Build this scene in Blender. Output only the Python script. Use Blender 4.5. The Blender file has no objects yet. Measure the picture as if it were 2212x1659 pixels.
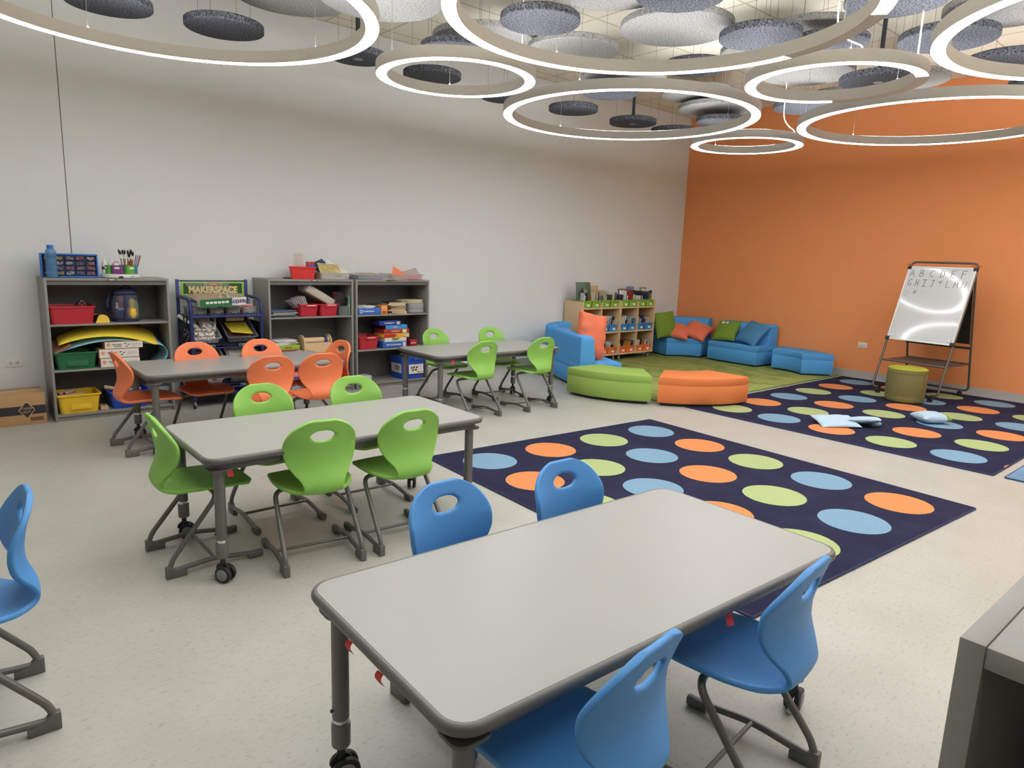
import bpy, bmesh, math, random
from mathutils import Vector, Matrix, Euler
random.seed(7)
SC = bpy.context.scene
COL = SC.collection
PI = math.pi
rad = math.radians

# ------------------------------------------------------------------ helpers
def lin(c):
    o = []
    for x in c:
        x = x / 255.0
        o.append(x / 12.92 if x <= 0.04045 else ((x + 0.055) / 1.055) ** 2.4)
    return (o[0], o[1], o[2], 1.0)

MATS = {}
def mat(name, rgb, rough=0.5, metal=0.0, var=0.06, vscale=25.0, bump=0.0, bscale=200.0, spec=0.5, coat=0.0):
    if name in MATS:
        return MATS[name]
    m = bpy.data.materials.new(name); m.use_nodes = True
    nt = m.node_tree; N = nt.nodes; L = nt.links
    b = N['Principled BSDF']
    c = lin(rgb)
    tc = N.new('ShaderNodeTexCoord')
    nz = N.new('ShaderNodeTexNoise'); nz.inputs['Scale'].default_value = vscale; nz.inputs['Detail'].default_value = 3
    L.new(tc.outputs['Object'], nz.inputs['Vector'])
    mx = N.new('ShaderNodeMix'); mx.data_type = 'RGBA'
    mx.inputs[6].default_value = tuple(min(1, x * (1 - var)) for x in c[:3]) + (1,)
    mx.inputs[7].default_value = tuple(min(1, x * (1 + var)) for x in c[:3]) + (1,)
    L.new(nz.outputs['Fac'], mx.inputs[0]); L.new(mx.outputs[2], b.inputs['Base Color'])
    b.inputs['Roughness'].default_value = rough; b.inputs['Metallic'].default_value = metal
    b.inputs['Specular IOR Level'].default_value = spec
    if coat: b.inputs['Coat Weight'].default_value = coat
    if bump:
        n2 = N.new('ShaderNodeTexNoise'); n2.inputs['Scale'].default_value = bscale; n2.inputs['Detail'].default_value = 2
        L.new(tc.outputs['Object'], n2.inputs['Vector'])
        bp = N.new('ShaderNodeBump'); bp.inputs['Strength'].default_value = bump; bp.inputs['Distance'].default_value = 0.004
        L.new(n2.outputs['Fac'], bp.inputs['Height']); L.new(bp.outputs['Normal'], b.inputs['Normal'])
    MATS[name] = m
    return m

def clear(name, rgb, fac=0.25, rough=0.15):
    if name in MATS: return MATS[name]
    m = bpy.data.materials.new(name); m.use_nodes = True
    nt = m.node_tree; N = nt.nodes; L = nt.links
    b = N['Principled BSDF']; b.inputs['Base Color'].default_value = lin(rgb); b.inputs['Roughness'].default_value = rough
    t = N.new('ShaderNodeBsdfTransparent'); t.inputs['Color'].default_value = tuple(0.5 + 0.5 * x for x in lin(rgb)[:3]) + (1,)
    lw = N.new('ShaderNodeLayerWeight'); lw.inputs['Blend'].default_value = 0.3
    ma = N.new('ShaderNodeMath'); ma.operation = 'MULTIPLY_ADD'; ma.inputs[1].default_value = 0.22; ma.inputs[2].default_value = fac
    L.new(lw.outputs['Facing'], ma.inputs[0])
    mx = N.new('ShaderNodeMixShader'); L.new(ma.outputs[0], mx.inputs[0])
    L.new(t.outputs[0], mx.inputs[1]); L.new(b.outputs[0], mx.inputs[2])
    L.new(mx.outputs[0], N['Material Output'].inputs['Surface'])
    MATS[name] = m
    return m

def emit(name, rgb, strength):
    m = bpy.data.materials.new(name); m.use_nodes = True
    N = m.node_tree.nodes; L = m.node_tree.links
    e = N.new('ShaderNodeEmission'); e.inputs['Color'].default_value = lin(rgb); e.inputs['Strength'].default_value = strength
    L.new(e.outputs[0], N['Material Output'].inputs['Surface'])
    return m

def rr(w, d, r, n=5):
    o = []
    for sx, sy, a0 in ((1, 1, 0), (-1, 1, 90), (-1, -1, 180), (1, -1, 270)):
        for i in range(n + 1):
            a = rad(a0 + 90 * i / n)
            o.append((sx * (w / 2 - r) + r * math.cos(a), sy * (d / 2 - r) + r * math.sin(a)))
    return o

class MB:
    def __init__(s): s.v = []; s.f = []; s.m = []
    def add(s, vs, fs, mi=0, M=None):
        k = len(s.v)
        for p in vs:
            p = Vector(p); s.v.append(tuple(M @ p) if M else tuple(p))
        for f in fs: s.f.append([k + i for i in f]); s.m.append(mi)
        return s
    def box(s, c, d, mi=0, M=None):
        x, y, z = c; a, b, e = d[0] / 2, d[1] / 2, d[2] / 2
        vs = [(x + i * a, y + j * b, z + k * e) for k in (-1, 1) for j in (-1, 1) for i in (-1, 1)]
        return s.add(vs, [(0, 2, 3, 1), (4, 5, 7, 6), (0, 1, 5, 4), (2, 6, 7, 3), (0, 4, 6, 2), (1, 3, 7, 5)], mi, M)
    def bb(s, x0, x1, y0, y1, z0, z1, mi=0, M=None):
        return s.box(((x0 + x1) / 2, (y0 + y1) / 2, (z0 + z1) / 2), (x1 - x0, y1 - y0, z1 - z0), mi, M)
    def loft(s, loops, c0=True, c1=True, mi=0, M=None, closed=False):
        n = len(loops[0]); vs = [p for l in loops for p in l]; fs = []
        R = len(loops)
        for i in range(R if closed else R - 1):
            a, b = i * n, ((i + 1) % R) * n
            for j in range(n): fs.append((a + j, a + (j + 1) % n, b + (j + 1) % n, b + j))
        if not closed:
            if c0: fs.append(tuple(reversed(range(n))))
            if c1: fs.append(tuple(range((R - 1) * n, R * n)))
        return s.add(vs, fs, mi, M)
    def prism(s, ol, z0, z1, mi=0, M=None):
        return s.loft([[(x, y, z0) for x, y in ol], [(x, y, z1) for x, y in ol]], mi=mi, M=M)
    def lathe(s, prof, n=24, c0=True, c1=True, mi=0, M=None, closed=False):
        return s.loft([[(r * math.cos(2 * PI * i / n), r * math.sin(2 * PI * i / n), z) for i in range(n)] for r, z in prof], c0, c1, mi, M, closed)
    def tube(s, pts, r, n=10, mi=0, M=None, fillet=0.0, caps=True, fs=5):
        P = [Vector(p) for p in pts]
        if fillet:
            Q = [P[0]]
            for i in range(1, len(P) - 1):
                a, b, c = P[i - 1], P[i], P[i + 1]
                fl = min(fillet, (a - b).length * 0.49, (c - b).length * 0.49)
                p, q = b + (a - b).normalized() * fl, b + (c - b).normalized() * fl
                for k in range(fs + 1):
                    t = k / fs
                    Q.append(p * (1 - t) ** 2 + b * 2 * t * (1 - t) + q * t * t)
            Q.append(P[-1]); P = Q
        loops = []; nrm = None
        for i, p in enumerate(P):
            t = (P[min(i + 1, len(P) - 1)] - P[max(i - 1, 0)]).normalized()
            if nrm is None:
                nrm = t.cross(Vector((0.123, 0.45, 0.88))).normalized()
            nrm = (nrm - t * nrm.dot(t)).normalized()
            bi = t.cross(nrm)
            rr_ = r[i] if isinstance(r, (list, tuple)) else r
            loops.append([tuple(p + (nrm * math.cos(2 * PI * k / n) + bi * math.sin(2 * PI * k / n)) * rr_) for k in range(n)])
        return s.loft(loops, caps, caps, mi, M)
    def tub(s, w, d, h, taper=0.85, r=0.02, rim=0.012, t=0.004, z=0.0, mi=0, M=None):
        def L(k, z_, e=0.0):
            return [(x, y, z_) for x, y in rr(w * k + e, d * k + e, max(r, 0.004))]
        k = taper
        lo = [L(k, z), L(1 - (1 - k) * 0.08, z + h * 0.92), L(1, z + h * 0.92, rim * 2), L(1, z + h, rim * 2), L(1, z + h, -2 * t), L(k, z + t, -2 * t)]
        return s.loft(lo, True, True, mi, M)
    def build(s, name, mats, parent=None, loc=(0, 0, 0), rot=(0, 0, 0), bevel=0.0, seg=2, angle=35, sub=0):
        me = bpy.data.meshes.new(name)
        me.from_pydata(s.v, [], s.f)
        if not isinstance(mats, (list, tuple)): mats = [mats]
        for m in mats: me.materials.append(m)
        for p, mi in zip(me.polygons, s.m): p.material_index = mi
        bm = bmesh.new(); bm.from_mesh(me)
        bmesh.ops.recalc_face_normals(bm, faces=bm.faces)
        if bevel:
            ed = [e for e in bm.edges if len(e.link_faces) == 2 and e.calc_face_angle(0) > rad(30)]
            bmesh.ops.bevel(bm, geom=ed, offset=bevel, segments=seg, profile=0.5, affect='EDGES', clamp_overlap=True)
        bm.to_mesh(me); bm.free()
        for p in me.polygons: p.use_smooth = True
        me.set_sharp_from_angle(angle=rad(angle))
        o = bpy.data.objects.new(name, me); COL.objects.link(o)
        o.location = loc; o.rotation_euler = rot
        if parent is not None: o.parent = parent
        if sub:
            md = o.modifiers.new('s', 'SUBSURF'); md.levels = sub; md.render_levels = sub
        return o

def tag(o, label, cat, group=None):
    o['label'] = label; o['category'] = cat
    if group: o['group'] = group
    return o
def thing(name, label, cat, loc=(0, 0, 0), rotz=0.0, group=None, rot=None):
    o = bpy.data.objects.new(name, None); COL.objects.link(o); o.empty_display_size = 0.1
    o.location = loc; o.rotation_euler = rot if rot else (0, 0, rotz)
    return tag(o, label, cat, group)
KIDS = {}
def dup(root, loc, rotz, label, group=None):
    kids = {}
    for o in COL.objects:
        if o.parent: kids.setdefault(o.parent.name, []).append(o)
    def cp(o, par):
        c = o.copy(); COL.objects.link(c)
        if par is not None: c.parent = par
        for k in kids.get(o.name, []): cp(k, c)
        return c
    c = cp(root, None)
    c.location = loc; c.rotation_euler = (0, 0, rotz); c['label'] = label
    if group: c['group'] = group
    return c
def struct(o):
    o['kind'] = 'structure'
    return o
def text(body, size, m, parent, loc, rot, name='lettering', ext=0.0006, sx=1.0, align='CENTER', bold=0.0):
    cu = bpy.data.curves.new('t', 'FONT'); cu.body = body; cu.size = size; cu.extrude = ext; cu.align_x = align; cu.align_y = 'CENTER'; cu.offset = bold
    cu.resolution_u = 3
    t = bpy.data.objects.new('t', cu); COL.objects.link(t)
    dg = bpy.context.evaluated_depsgraph_get()
    me = bpy.data.meshes.new_from_object(t.evaluated_get(dg))
    bpy.data.objects.remove(t); bpy.data.curves.remove(cu)
    me.name = name; me.materials.clear(); me.materials.append(m)
    o = bpy.data.objects.new(name, me); COL.objects.link(o)
    o.location = loc; o.rotation_euler = rot; o.scale = (sx, 1, 1)
    if parent is not None: o.parent = parent
    return o
FRONT = (PI / 2, 0, 0)        # lettering on a face that looks towards -Y
LEFT = (PI / 2, 0, -PI / 2)   # lettering on a face that looks towards -X
def sector(cx, cy, r0, r1, a0, a1, n=14):
    o = [(cx + r1 * math.cos(rad(a0 + (a1 - a0) * i / n)), cy + r1 * math.sin(rad(a0 + (a1 - a0) * i / n))) for i in range(n + 1)]
    o += [(cx + r0 * math.cos(rad(a1 + (a0 - a1) * i / n)), cy + r0 * math.sin(rad(a1 + (a0 - a1) * i / n))) for i in range(n + 1)]
    return o
def noise_grid(w, d, nx, ny, fz):
    vs = []; fs = []
    for j in range(ny + 1):
        for i in range(nx + 1):
            u, v = i / nx, j / ny
            vs.append((-w / 2 + w * u, -d / 2 + d * v, fz(u, v)))
    for j in range(ny):
        for i in range(nx):
            a = j * (nx + 1) + i
            fs.append((a, a + 1, a + nx + 2, a + nx + 1))
    return vs, fs

# ------------------------------------------------------------------ camera (solved from the tables, rugs, walls and shelves)
F_PX, YAW, PITCH, ROLL, CAM_H = 1482.258, 0.71274, 0.18411, 0.03541, 1.52236
fw = Vector((math.sin(YAW) * math.cos(PITCH), math.cos(YAW) * math.cos(PITCH), -math.sin(PITCH)))
rt = Vector((math.cos(YAW), -math.sin(YAW), 0)); up = rt.cross(fw)
r2 = rt * math.cos(ROLL) + up * math.sin(ROLL); u2 = up * math.cos(ROLL) - rt * math.sin(ROLL)
cd = bpy.data.cameras.new('camera'); cam = bpy.data.objects.new('camera', cd); COL.objects.link(cam)
cam.matrix_world = Matrix(((r2.x, u2.x, -fw.x, 0), (r2.y, u2.y, -fw.y, 0), (r2.z, u2.z, -fw.z, CAM_H), (0, 0, 0, 1)))
cd.sensor_fit = 'HORIZONTAL'; cd.sensor_width = 36; cd.lens = F_PX * 36 / 2212; cd.clip_start = 0.05; cd.clip_end = 60
SC.camera = cam

YB, XR, HC = 7.224, 9.972, 3.87
XL, YF = -3.2, -4.0

# ------------------------------------------------------------------ node helper materials
def nmath(nt, op, a, b=None, c=None):
    n = nt.nodes.new('ShaderNodeMath'); n.operation = op
    for i, x in enumerate((a, b, c)):
        if x is None: continue
        if isinstance(x, (int, float)): n.inputs[i].default_value = x
        else: nt.links.new(x, n.inputs[i])
    return n.outputs[0]
def nmix(nt, f, a, b):
    n = nt.nodes.new('ShaderNodeMix'); n.data_type = 'RGBA'
    for i, x in ((0, f), (6, a), (7, b)):
        if isinstance(x, (int, float)): n.inputs[i].default_value = x
        elif isinstance(x, tuple): n.inputs[i].default_value = x
        else: nt.links.new(x, n.inputs[i])
    return n.outputs[2]
def nnoise(nt, vec, scale, detail=2, rough=0.5):
    n = nt.nodes.new('ShaderNodeTexNoise'); n.inputs['Scale'].default_value = scale; n.inputs['Detail'].default_value = detail; n.inputs['Roughness'].default_value = rough
    nt.links.new(vec, n.inputs['Vector']); return n.outputs['Fac']
def newmat(name, rough=0.5, spec=0.5):
    m = bpy.data.materials.new(name); m.use_nodes = True
    nt = m.node_tree; b = nt.nodes['Principled BSDF']; b.inputs['Roughness'].default_value = rough; b.inputs['Specular IOR Level'].default_value = spec
    tc = nt.nodes.new('ShaderNodeTexCoord'); sp = nt.nodes.new('ShaderNodeSeparateXYZ'); nt.links.new(tc.outputs['Object'], sp.inputs[0])
    return m, nt, b, tc.outputs['Object'], sp.outputs
def nramp(nt, f, lo, hi):
    n = nt.nodes.new('ShaderNodeMapRange'); n.inputs['From Min'].default_value = lo; n.inputs['From Max'].default_value = hi
    nt.links.new(f, n.inputs['Value']); return n.outputs['Result']
def nbump(nt, b, h, strength, dist):
    n = nt.nodes.new('ShaderNodeBump'); n.inputs['Strength'].default_value = strength; n.inputs['Distance'].default_value = dist
    nt.links.new(h, n.inputs['Height']); nt.links.new(n.outputs['Normal'], b.inputs['Normal'])

# floor: warm grey marbled sheet linoleum with welded seams
M_FLOOR, nt, b, co, xyz = newmat('linoleum', 0.38, 0.35)
mp = nt.nodes.new('ShaderNodeMapping'); mp.inputs['Scale'].default_value = (1, 2.2, 1); nt.links.new(co, mp.inputs['Vector'])
s1 = nnoise(nt, mp.outputs[0], 34, 5, 0.65); s2 = nnoise(nt, co, 3.0, 3); s3 = nnoise(nt, mp.outputs[0], 80, 3, 0.6)
base = nmix(nt, nramp(nt, s2, 0.3, 0.7), lin((171, 169, 160)), lin((179, 177, 169)))
base = nmix(nt, nmath(nt, 'MULTIPLY', nramp(nt, s1, 0.54, 0.70), 0.46), base, lin((124, 119, 112)))
base = nmix(nt, nmath(nt, 'MULTIPLY', nramp(nt, s3, 0.42, 0.32), 0.35), base, lin((192, 189, 182)))
def seam(axis, period, off, w):
    f = nmath(nt, 'FRACT', nmath(nt, 'ADD', nmath(nt, 'DIVIDE', nmath(nt, 'SUBTRACT', xyz[axis], off), period), 100.0))
    return nmath(nt, 'LESS_THAN', f, w / period)
sm = nmath(nt, 'MAXIMUM', seam(0, 2.08, 1.63, 0.004), seam(1, 9.0, -1.1, 0.004))
base = nmix(nt, nmath(nt, 'MULTIPLY', sm, 0.35), base, lin((120, 112, 104)))
nt.links.new(base, b.inputs['Base Color'])

M_CEIL, nt, b, co, xyz = newmat('ceiling_tile', 0.9, 0.2)
def tline(axis, period, off, w):
    f = nmath(nt, 'FRACT', nmath(nt, 'ADD', nmath(nt, 'DIVIDE', nmath(nt, 'SUBTRACT', xyz[axis], off - w / 2), period), 100.0))
    return nmath(nt, 'LESS_THAN', f, w / period)
tl = nmath(nt, 'MAXIMUM', tline(0, 0.626, 5.36, 0.022), tline(1, 0.632, 5.115, 0.022))
nz = nnoise(nt, co, 60, 2)
base = nmix(nt, nramp(nt, nz, 0.3, 0.7), lin((228, 223, 204)), lin((234, 229, 212)))
base = nmix(nt, tl, base, lin((196, 184, 160)))
nt.links.new(base, b.inputs['Base Color'])

def felt(name, dark, light, lo, hi):
    m, nt, b, co, xyz = newmat(name, 0.95, 0.1)
    f = nnoise(nt, co, 75, 3, 0.75)
    g = nmix(nt, nramp(nt, f, lo, hi), lin(dark), lin(light))
    nt.links.new(g, b.inputs['Base Color']); nbump(nt, b, f, 0.3, 0.004)
    return m
M_FELT_D = felt('charcoal_felt', (24, 25, 29), (118, 120, 128), 0.36, 0.72)
M_FELT_L = felt('pale_grey_felt', (62, 61, 59), (146, 145, 142), 0.30, 0.52)

def dot_rug(name, w, d, px, py, sign, off):
    """navy pile with a grid of blue, orange and green dots; (i*sign + j*2 + off) mod 3 picks the colour"""
    m, nt, b, co, xyz = newmat(name, 0.95, 0.15)
    ix = nmath(nt, 'DIVIDE', nmath(nt, 'ADD', xyz[0], w / 2), px); iy = nmath(nt, 'DIVIDE', nmath(nt, 'SUBTRACT', d / 2, xyz[1]), py)
    fx = nmath(nt, 'SUBTRACT', nmath(nt, 'FRACT', ix), 0.5); fy = nmath(nt, 'SUBTRACT', nmath(nt, 'FRACT', iy), 0.5)
    dx = nmath(nt, 'MULTIPLY', fx, px); dy = nmath(nt, 'MULTIPLY', fy, py)
    rr_ = nmath(nt, 'SQRT', nmath(nt, 'ADD', nmath(nt, 'MULTIPLY', dx, dx), nmath(nt, 'MULTIPLY', dy, dy)))
    wob = nnoise(nt, co, 60, 2)
    inside = nmath(nt, 'LESS_THAN', nmath(nt, 'ADD', rr_, nmath(nt, 'MULTIPLY', wob, 0.006)), 0.206)
    i = nmath(nt, 'FLOOR', ix); j = nmath(nt, 'FLOOR', iy)
    k = nmath(nt, 'ADD', nmath(nt, 'MULTIPLY', i, float(sign)), nmath(nt, 'ADD', nmath(nt, 'MULTIPLY', j, 1.0), off + 30.0))
    k = nmath(nt, 'MODULO', k, 3.0)
    is1 = nmath(nt, 'COMPARE', k, 1.0, 0.2); is2 = nmath(nt, 'COMPARE', k, 2.0, 0.2)
    pile = nnoise(nt, co, 420, 2, 0.8); big = nnoise(nt, co, 4, 3)
    c = nmix(nt, is1, lin((108, 150, 180)), lin((220, 128, 62)))
    c = nmix(nt, is2, c, lin((164, 180, 118)))
    navy = nmix(nt, nramp(nt, pile, 0.3, 0.7), lin((26, 27, 50)), lin((47, 48, 76)))
    navy = nmix(nt, nmath(nt, 'MULTIPLY', nramp(nt, big, 0.45, 0.75), 0.35), navy, lin((58, 60, 88)))
    c = nmix(nt, nmath(nt, 'MULTIPLY', nramp(nt, pile, 0.35, 0.65), 0.16), c, lin((235, 232, 215)))
    c = nmix(nt, inside, navy, c)
    nt.links.new(c, b.inputs['Base Color']); nbump(nt, b, pile, 0.6, 0.004)
    return m

# plain materials
M_WALL = mat('grey_wall_paint', (227, 229, 228), 0.75, var=0.015, vscale=6, bump=0.08, bscale=260)
M_ORANGE_WALL = mat('orange_wall_paint', (240, 152, 94), 0.7, var=0.02, vscale=6, bump=0.08, bscale=260)
M_BASE = mat('grey_vinyl_base', (178, 174, 170), 0.5, var=0.02)
M_JOINT = mat('wall_joint', (120, 117, 114), 0.8)
M_LAM = mat('grey_laminate', (155, 154, 149), 0.34, var=0.02, vscale=4, spec=0.4)
M_EDGE = mat('dark_grey_edge', (92, 90, 87), 0.42, var=0.03)
M_STEEL = mat('grey_powder_coat', (112, 110, 107), 0.4, var=0.04, metal=0.3)
M_CHROME = mat('chrome', (225, 225, 225), 0.15, metal=1.0, var=0.01)
M_BLACK = mat('black_rubber', (30, 30, 32), 0.5)
M_HUB = mat('grey_hub', (128, 128, 130), 0.45)
M_RED = mat('red_tape', (205, 45, 50), 0.6)
M_SHELF = mat('grey_melamine', (140, 138, 133), 0.45, var=0.03)
M_SHELF_D = mat('grey_melamine_back', (106, 105, 103), 0.5, var=0.03)
M_CH = {'blue': mat('blue_polypropylene', (74, 142, 208), 0.5, var=0.02, bump=0.12, bscale=500),
        'green': mat('green_polypropylene', (136, 190, 84), 0.5, var=0.02, bump=0.12, bscale=500),
        'orange': mat('orange_polypropylene', (236, 126, 80), 0.5, var=0.02, bump=0.12, bscale=500)}
M_CHLEG = mat('chair_leg_grey', (104, 102, 99), 0.42, metal=0.35, var=0.04)
M_CHCAP = mat('chair_foot_grey', (98, 96, 93), 0.55, var=0.04)
M_WHITE = mat('white_plastic', (232, 231, 228), 0.45, var=0.02)
M_PAPER = mat('paper', (232, 229, 220), 0.8, var=0.04)
M_INK = mat('ink', (45, 42, 48), 0.6)
M_WOOD = mat('maple', (217, 186, 145), 0.5, var=0.08, vscale=9)
M_NAVY = mat('navy_powder_coat', (40, 52, 112), 0.38, metal=0.2)
M_SBLUE = mat('blue_upholstery', (88, 160, 224), 0.9, var=0.05, vscale=160, bump=0.25, bscale=700, spec=0.2)
M_SGREEN = mat('green_upholstery', (148, 176, 88), 0.9, var=0.05, vscale=160, bump=0.25, bscale=700, spec=0.2)
M_SORANGE = mat('orange_upholstery', (222, 128, 76), 0.9, var=0.05, vscale=160, bump=0.25, bscale=700, spec=0.2)
M_CLEAR = clear('clear_plastic', (225, 228, 230), 0.22)
M_CLEARBLUE = clear('clear_blue_plastic', (110, 160, 205), 0.45)
M_CLEARGREY = clear('smoky_plastic', (150, 155, 160), 0.4)
M_CARD = mat('brown_cardboard', (178, 140, 100), 0.85, var=0.06)
# ------------------------------------------------------------------ room shell
def shell(name, a, b, m):
    return struct(MB().bb(a[0], b[0], a[1], b[1], a[2], b[2]).build(name, m))
shell('floor', (XL - .1, YF - .1, -0.1), (XR + .1, YB + .1, 0), M_FLOOR)
shell('ceiling', (XL - .1, YF - .1, HC), (XR + .1, YB + .1, HC + .1), M_CEIL)
shell('wall_back', (XL - .1, YB, 0), (XR + .1, YB + .1, HC), M_WALL)
shell('wall_right', (XR, YF - .1, 0), (XR + .1, YB, HC), M_ORANGE_WALL)
shell('wall_left', (XL - .1, YF - .1, 0), (XL, YB, HC), M_WALL)
shell('wall_front', (XL, YF - .1, 0), (XR, YF, HC), M_WALL)
shell('baseboard_back', (XL, YB - .01, 0), (XR - .01, YB, 0.103), M_BASE)
shell('baseboard_right', (XR - .01, YF, 0), (XR, YB, 0.103), M_BASE)
shell('trim_1', (1.044, YB - .002, 0.103), (1.051, YB, HC), M_JOINT)
def angle_trim(name, a, b):
    return shell(name, a, b, mat('ceiling_angle', (206, 194, 175), 0.6))
angle_trim('trim_2', (XL, YB - .02, HC - .004), (XR, YB, HC)); angle_trim('trim_3', (XR - .02, YF, HC - .004), (XR, YB - .02, HC))

def outlet(label, loc, rot):
    t = thing('wall_outlet', label, 'outlet', loc, rot=rot)
    MB().bb(-.06, .06, -.007, 0, -.037, .037).build('cover_plate', M_WHITE, t, bevel=.003)
    for s in (-1, 1):
        r = MB().lathe([(0.0165, 0), (0.0165, .003)], 20).build('receptacle', mat('outlet_face', (214, 210, 202), 0.4), t, loc=(s * .022, -.007, 0), rot=(PI / 2, 0, 0), bevel=.0008)
        sl = MB()
        for k in (-1, 1): sl.box((k * .0055, .003, .0036), (.0018, .008, .0014))
        sl.box((0, -.008, .0036), (.004, .004, .0014))
        sl.build('slots', M_INK, r)
    return t
outlet('white duplex outlet on the grey wall left of the tall bookcase', (0.556, YB, .468), (0, 0, 0))
outlet('white duplex outlet on the orange wall beside the whiteboard easel', (XR, 4.055, .468), (0, 0, -PI / 2))

# ------------------------------------------------------------------ rugs
def rug(name, label, loc, rz, w, d, m, edge, th=.011):
    t = thing(name, label, 'rug', loc, rz)
    MB().prism(rr(w - .02, d - .02, .01, 2), 0, th).build('pile', m, t, bevel=.002)
    pts = [(x, y, .0065) for x, y in rr(w - .012, d - .012, .012, 3)]
    P = [Vector(p) for p in pts]; n = 6; loops = []
    for i, p in enumerate(P):
        tg = (P[(i + 1) % len(P)] - P[i - 1]).normalized(); b2 = tg.cross(Vector((0, 0, 1)))
        loops.append([tuple(p + (b2 * math.cos(2 * PI * k / n) + Vector((0, 0, 1)) * math.sin(2 * PI * k / n)) * .0065) for k in range(n)])
    MB().loft(loops, closed=True).build('bound_edge', edge, t)
    return t
M_NEDGE = mat('navy_rug_binding', (34, 40, 78), 0.8, var=.1)
rug('dot_rug', 'navy rug with coloured dots behind the nearest blue chair table', (3.9534, 2.7123, 0), -.0582, 2.5, 2.819, dot_rug('dot_pile_small', 4 * .595, 5 * .537, .595, .537, 1, 0.0), M_NEDGE)
rug('dot_rug', 'wider navy rug with coloured dots under the whiteboard easel', (7.9782, 2.8166, 0), .0024, 3.78, 2.831, dot_rug('dot_pile_large', 6 * .606, 5 * .532, .606, .532, -1, 2.0), M_NEDGE)
def shag(name, a, b_, c_):
    m, nt, b, co, xyz = newmat(name, 0.95, 0.15)
    f = nnoise(nt, co, 300, 2, .8); g = nnoise(nt, co, 3.5, 4, .6); h = nnoise(nt, co, 1.6, 2, .5)
    wv = nt.nodes.new('ShaderNodeTexWave'); wv.inputs['Scale'].default_value = .45; wv.inputs['Distortion'].default_value = 9; wv.inputs['Detail'].default_value = 1
    nt.links.new(co, wv.inputs['Vector'])
    c = nmix(nt, nramp(nt, f, .3, .7), lin(a), lin(b_)); c = nmix(nt, nmath(nt, 'MULTIPLY', nramp(nt, g, .45, .6), .5), c, lin(c_))
    c = nmix(nt, nmath(nt, 'MULTIPLY', nramp(nt, wv.outputs['Fac'], .94, 1.0), .35), c, lin(b_))
    nt.links.new(c, b.inputs['Base Color']); nbump(nt, b, f, .8, .006)
    return m
rug('shag_rug', 'green carpet in the reading corner between the blue sofas', (8.0, 5.73, 0), 0, 3.86, 2.86, shag('green_pile', (132, 148, 72), (190, 200, 124), (114, 132, 60)), mat('green_rug_binding', (120, 136, 62), .9), th=.012)
rug('shag_rug', 'light blue fringed mat at the right edge beyond the dotted rugs', (7.0, .635, 0), 0, 1.8, 1.4, shag('blue_pile', (92, 128, 165), (150, 182, 208), (80, 112, 148)), mat('blue_rug_binding', (50, 70, 110), .9), th=.012)

# ------------------------------------------------------------------ tables
TL_, TW_, TH_ = 1.55, .762, .605
def make_table(L_):
    t = thing('classroom_table', 'table', 'table')
    top = MB().prism(rr(L_ - .02, TW_ - .02, .066, 8), TH_ - .012, TH_).build('table_top', M_LAM, t)
    k = 8; lo = []
    for e, z in ((-.024, -.001), (-.012, .0005), (-.004, -.003), (0, -.010), (0, -.020), (-.004, -.027), (-.014, -.031), (-.05, -.031), (-.05, -.012)):
        lo.append([(x, y, TH_ + z) for x, y in rr(L_ + 2 * e, TW_ + 2 * e, .075 + e, k)])
    MB().loft(lo, closed=True).build('edge_band', M_EDGE, t, angle=60)
    ap = []
    for e, z in ((-.034, -.031), (-.034, -.060), (-.038, -.064), (-.062, -.064), (-.062, -.031)):
        ap.append([(x, y, TH_ + z) for x, y in rr(L_ + 2 * e, TW_ + 2 * e, .06, k)])
    MB().loft(ap, closed=True).build('apron', M_EDGE, t)
    for sx in (-1, 1):
        for sy in (-1, 1):
            x, y = sx * (L_ / 2 - .075), sy * (TW_ / 2 - .075)
            lg = MB().lathe([(.0235, .205), (.0245, .207), (.0245, TH_ - .06)], 20).build('leg', M_STEEL, t, loc=(x, y, 0))
            MB().prism([(px * .058, py * .058) for px, py in rr(1.7, 1.7, .5, 4)], TH_ - .07, TH_ - .058).build('mounting_plate', M_EDGE, lg, bevel=.003)
            MB().lathe([(.0215, .188), (.0215, .212)], 20).build('chrome_ring', M_CHROME, lg)
            MB().lathe([(.0262, .118), (.0275, .122), (.0275, .186), (.0262, .190)], 20).build('lower_sleeve', M_STEEL, lg)
            a = rad(35 * sx + 20 * sy)
            cs = MB(); M = Matrix.Rotation(a, 4, 'Z')
            cs.lathe([(.012, .062), (.012, .12)], 12)
            cs.loft([[(r_ * math.cos(q), yy, .058 + r_ * math.sin(q)) for q in [PI * i / 8 for i in range(9)]] for r_, yy in ((.034, -.006), (.034, .006))], mi=0, M=M)
            c = cs.build('caster', M_BLACK, lg)
            for s in (-1, 1):
                W = Matrix.Rotation(a, 4, 'Z') @ Matrix.Translation((0.012, s * .0165, .0405)) @ Matrix.Rotation(PI / 2, 4, 'X')
                MB().lathe([(.032, -.010), (.0395, -.008), (.0405, -.004), (.0405, .004), (.0395, .008), (.032, .010)], 24, M=W).build('wheel', M_BLACK, c)
                W2 = Matrix.Rotation(a, 4, 'Z') @ Matrix.Translation((0.012, s * .0275, .0405)) @ Matrix.Rotation(PI / 2, 4, 'X')
                MB().lathe([(.027, -.0012), (.027, .0012)], 20, M=W2).build('hub_cap', M_HUB, c, bevel=.0008)
            MB().box((-.042, 0, .018), (.03, .016, .004), M=Matrix.Rotation(a, 4, 'Z')).build('brake_pedal', M_HUB, c, bevel=.0015)
            MB().lathe([(.005, 0), (.005, .007)], 10).build('leg_bolt', M_BLACK, lg, loc=(-.0235, 0, .235), rot=(0, -PI / 2, 0))
    return t
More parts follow.
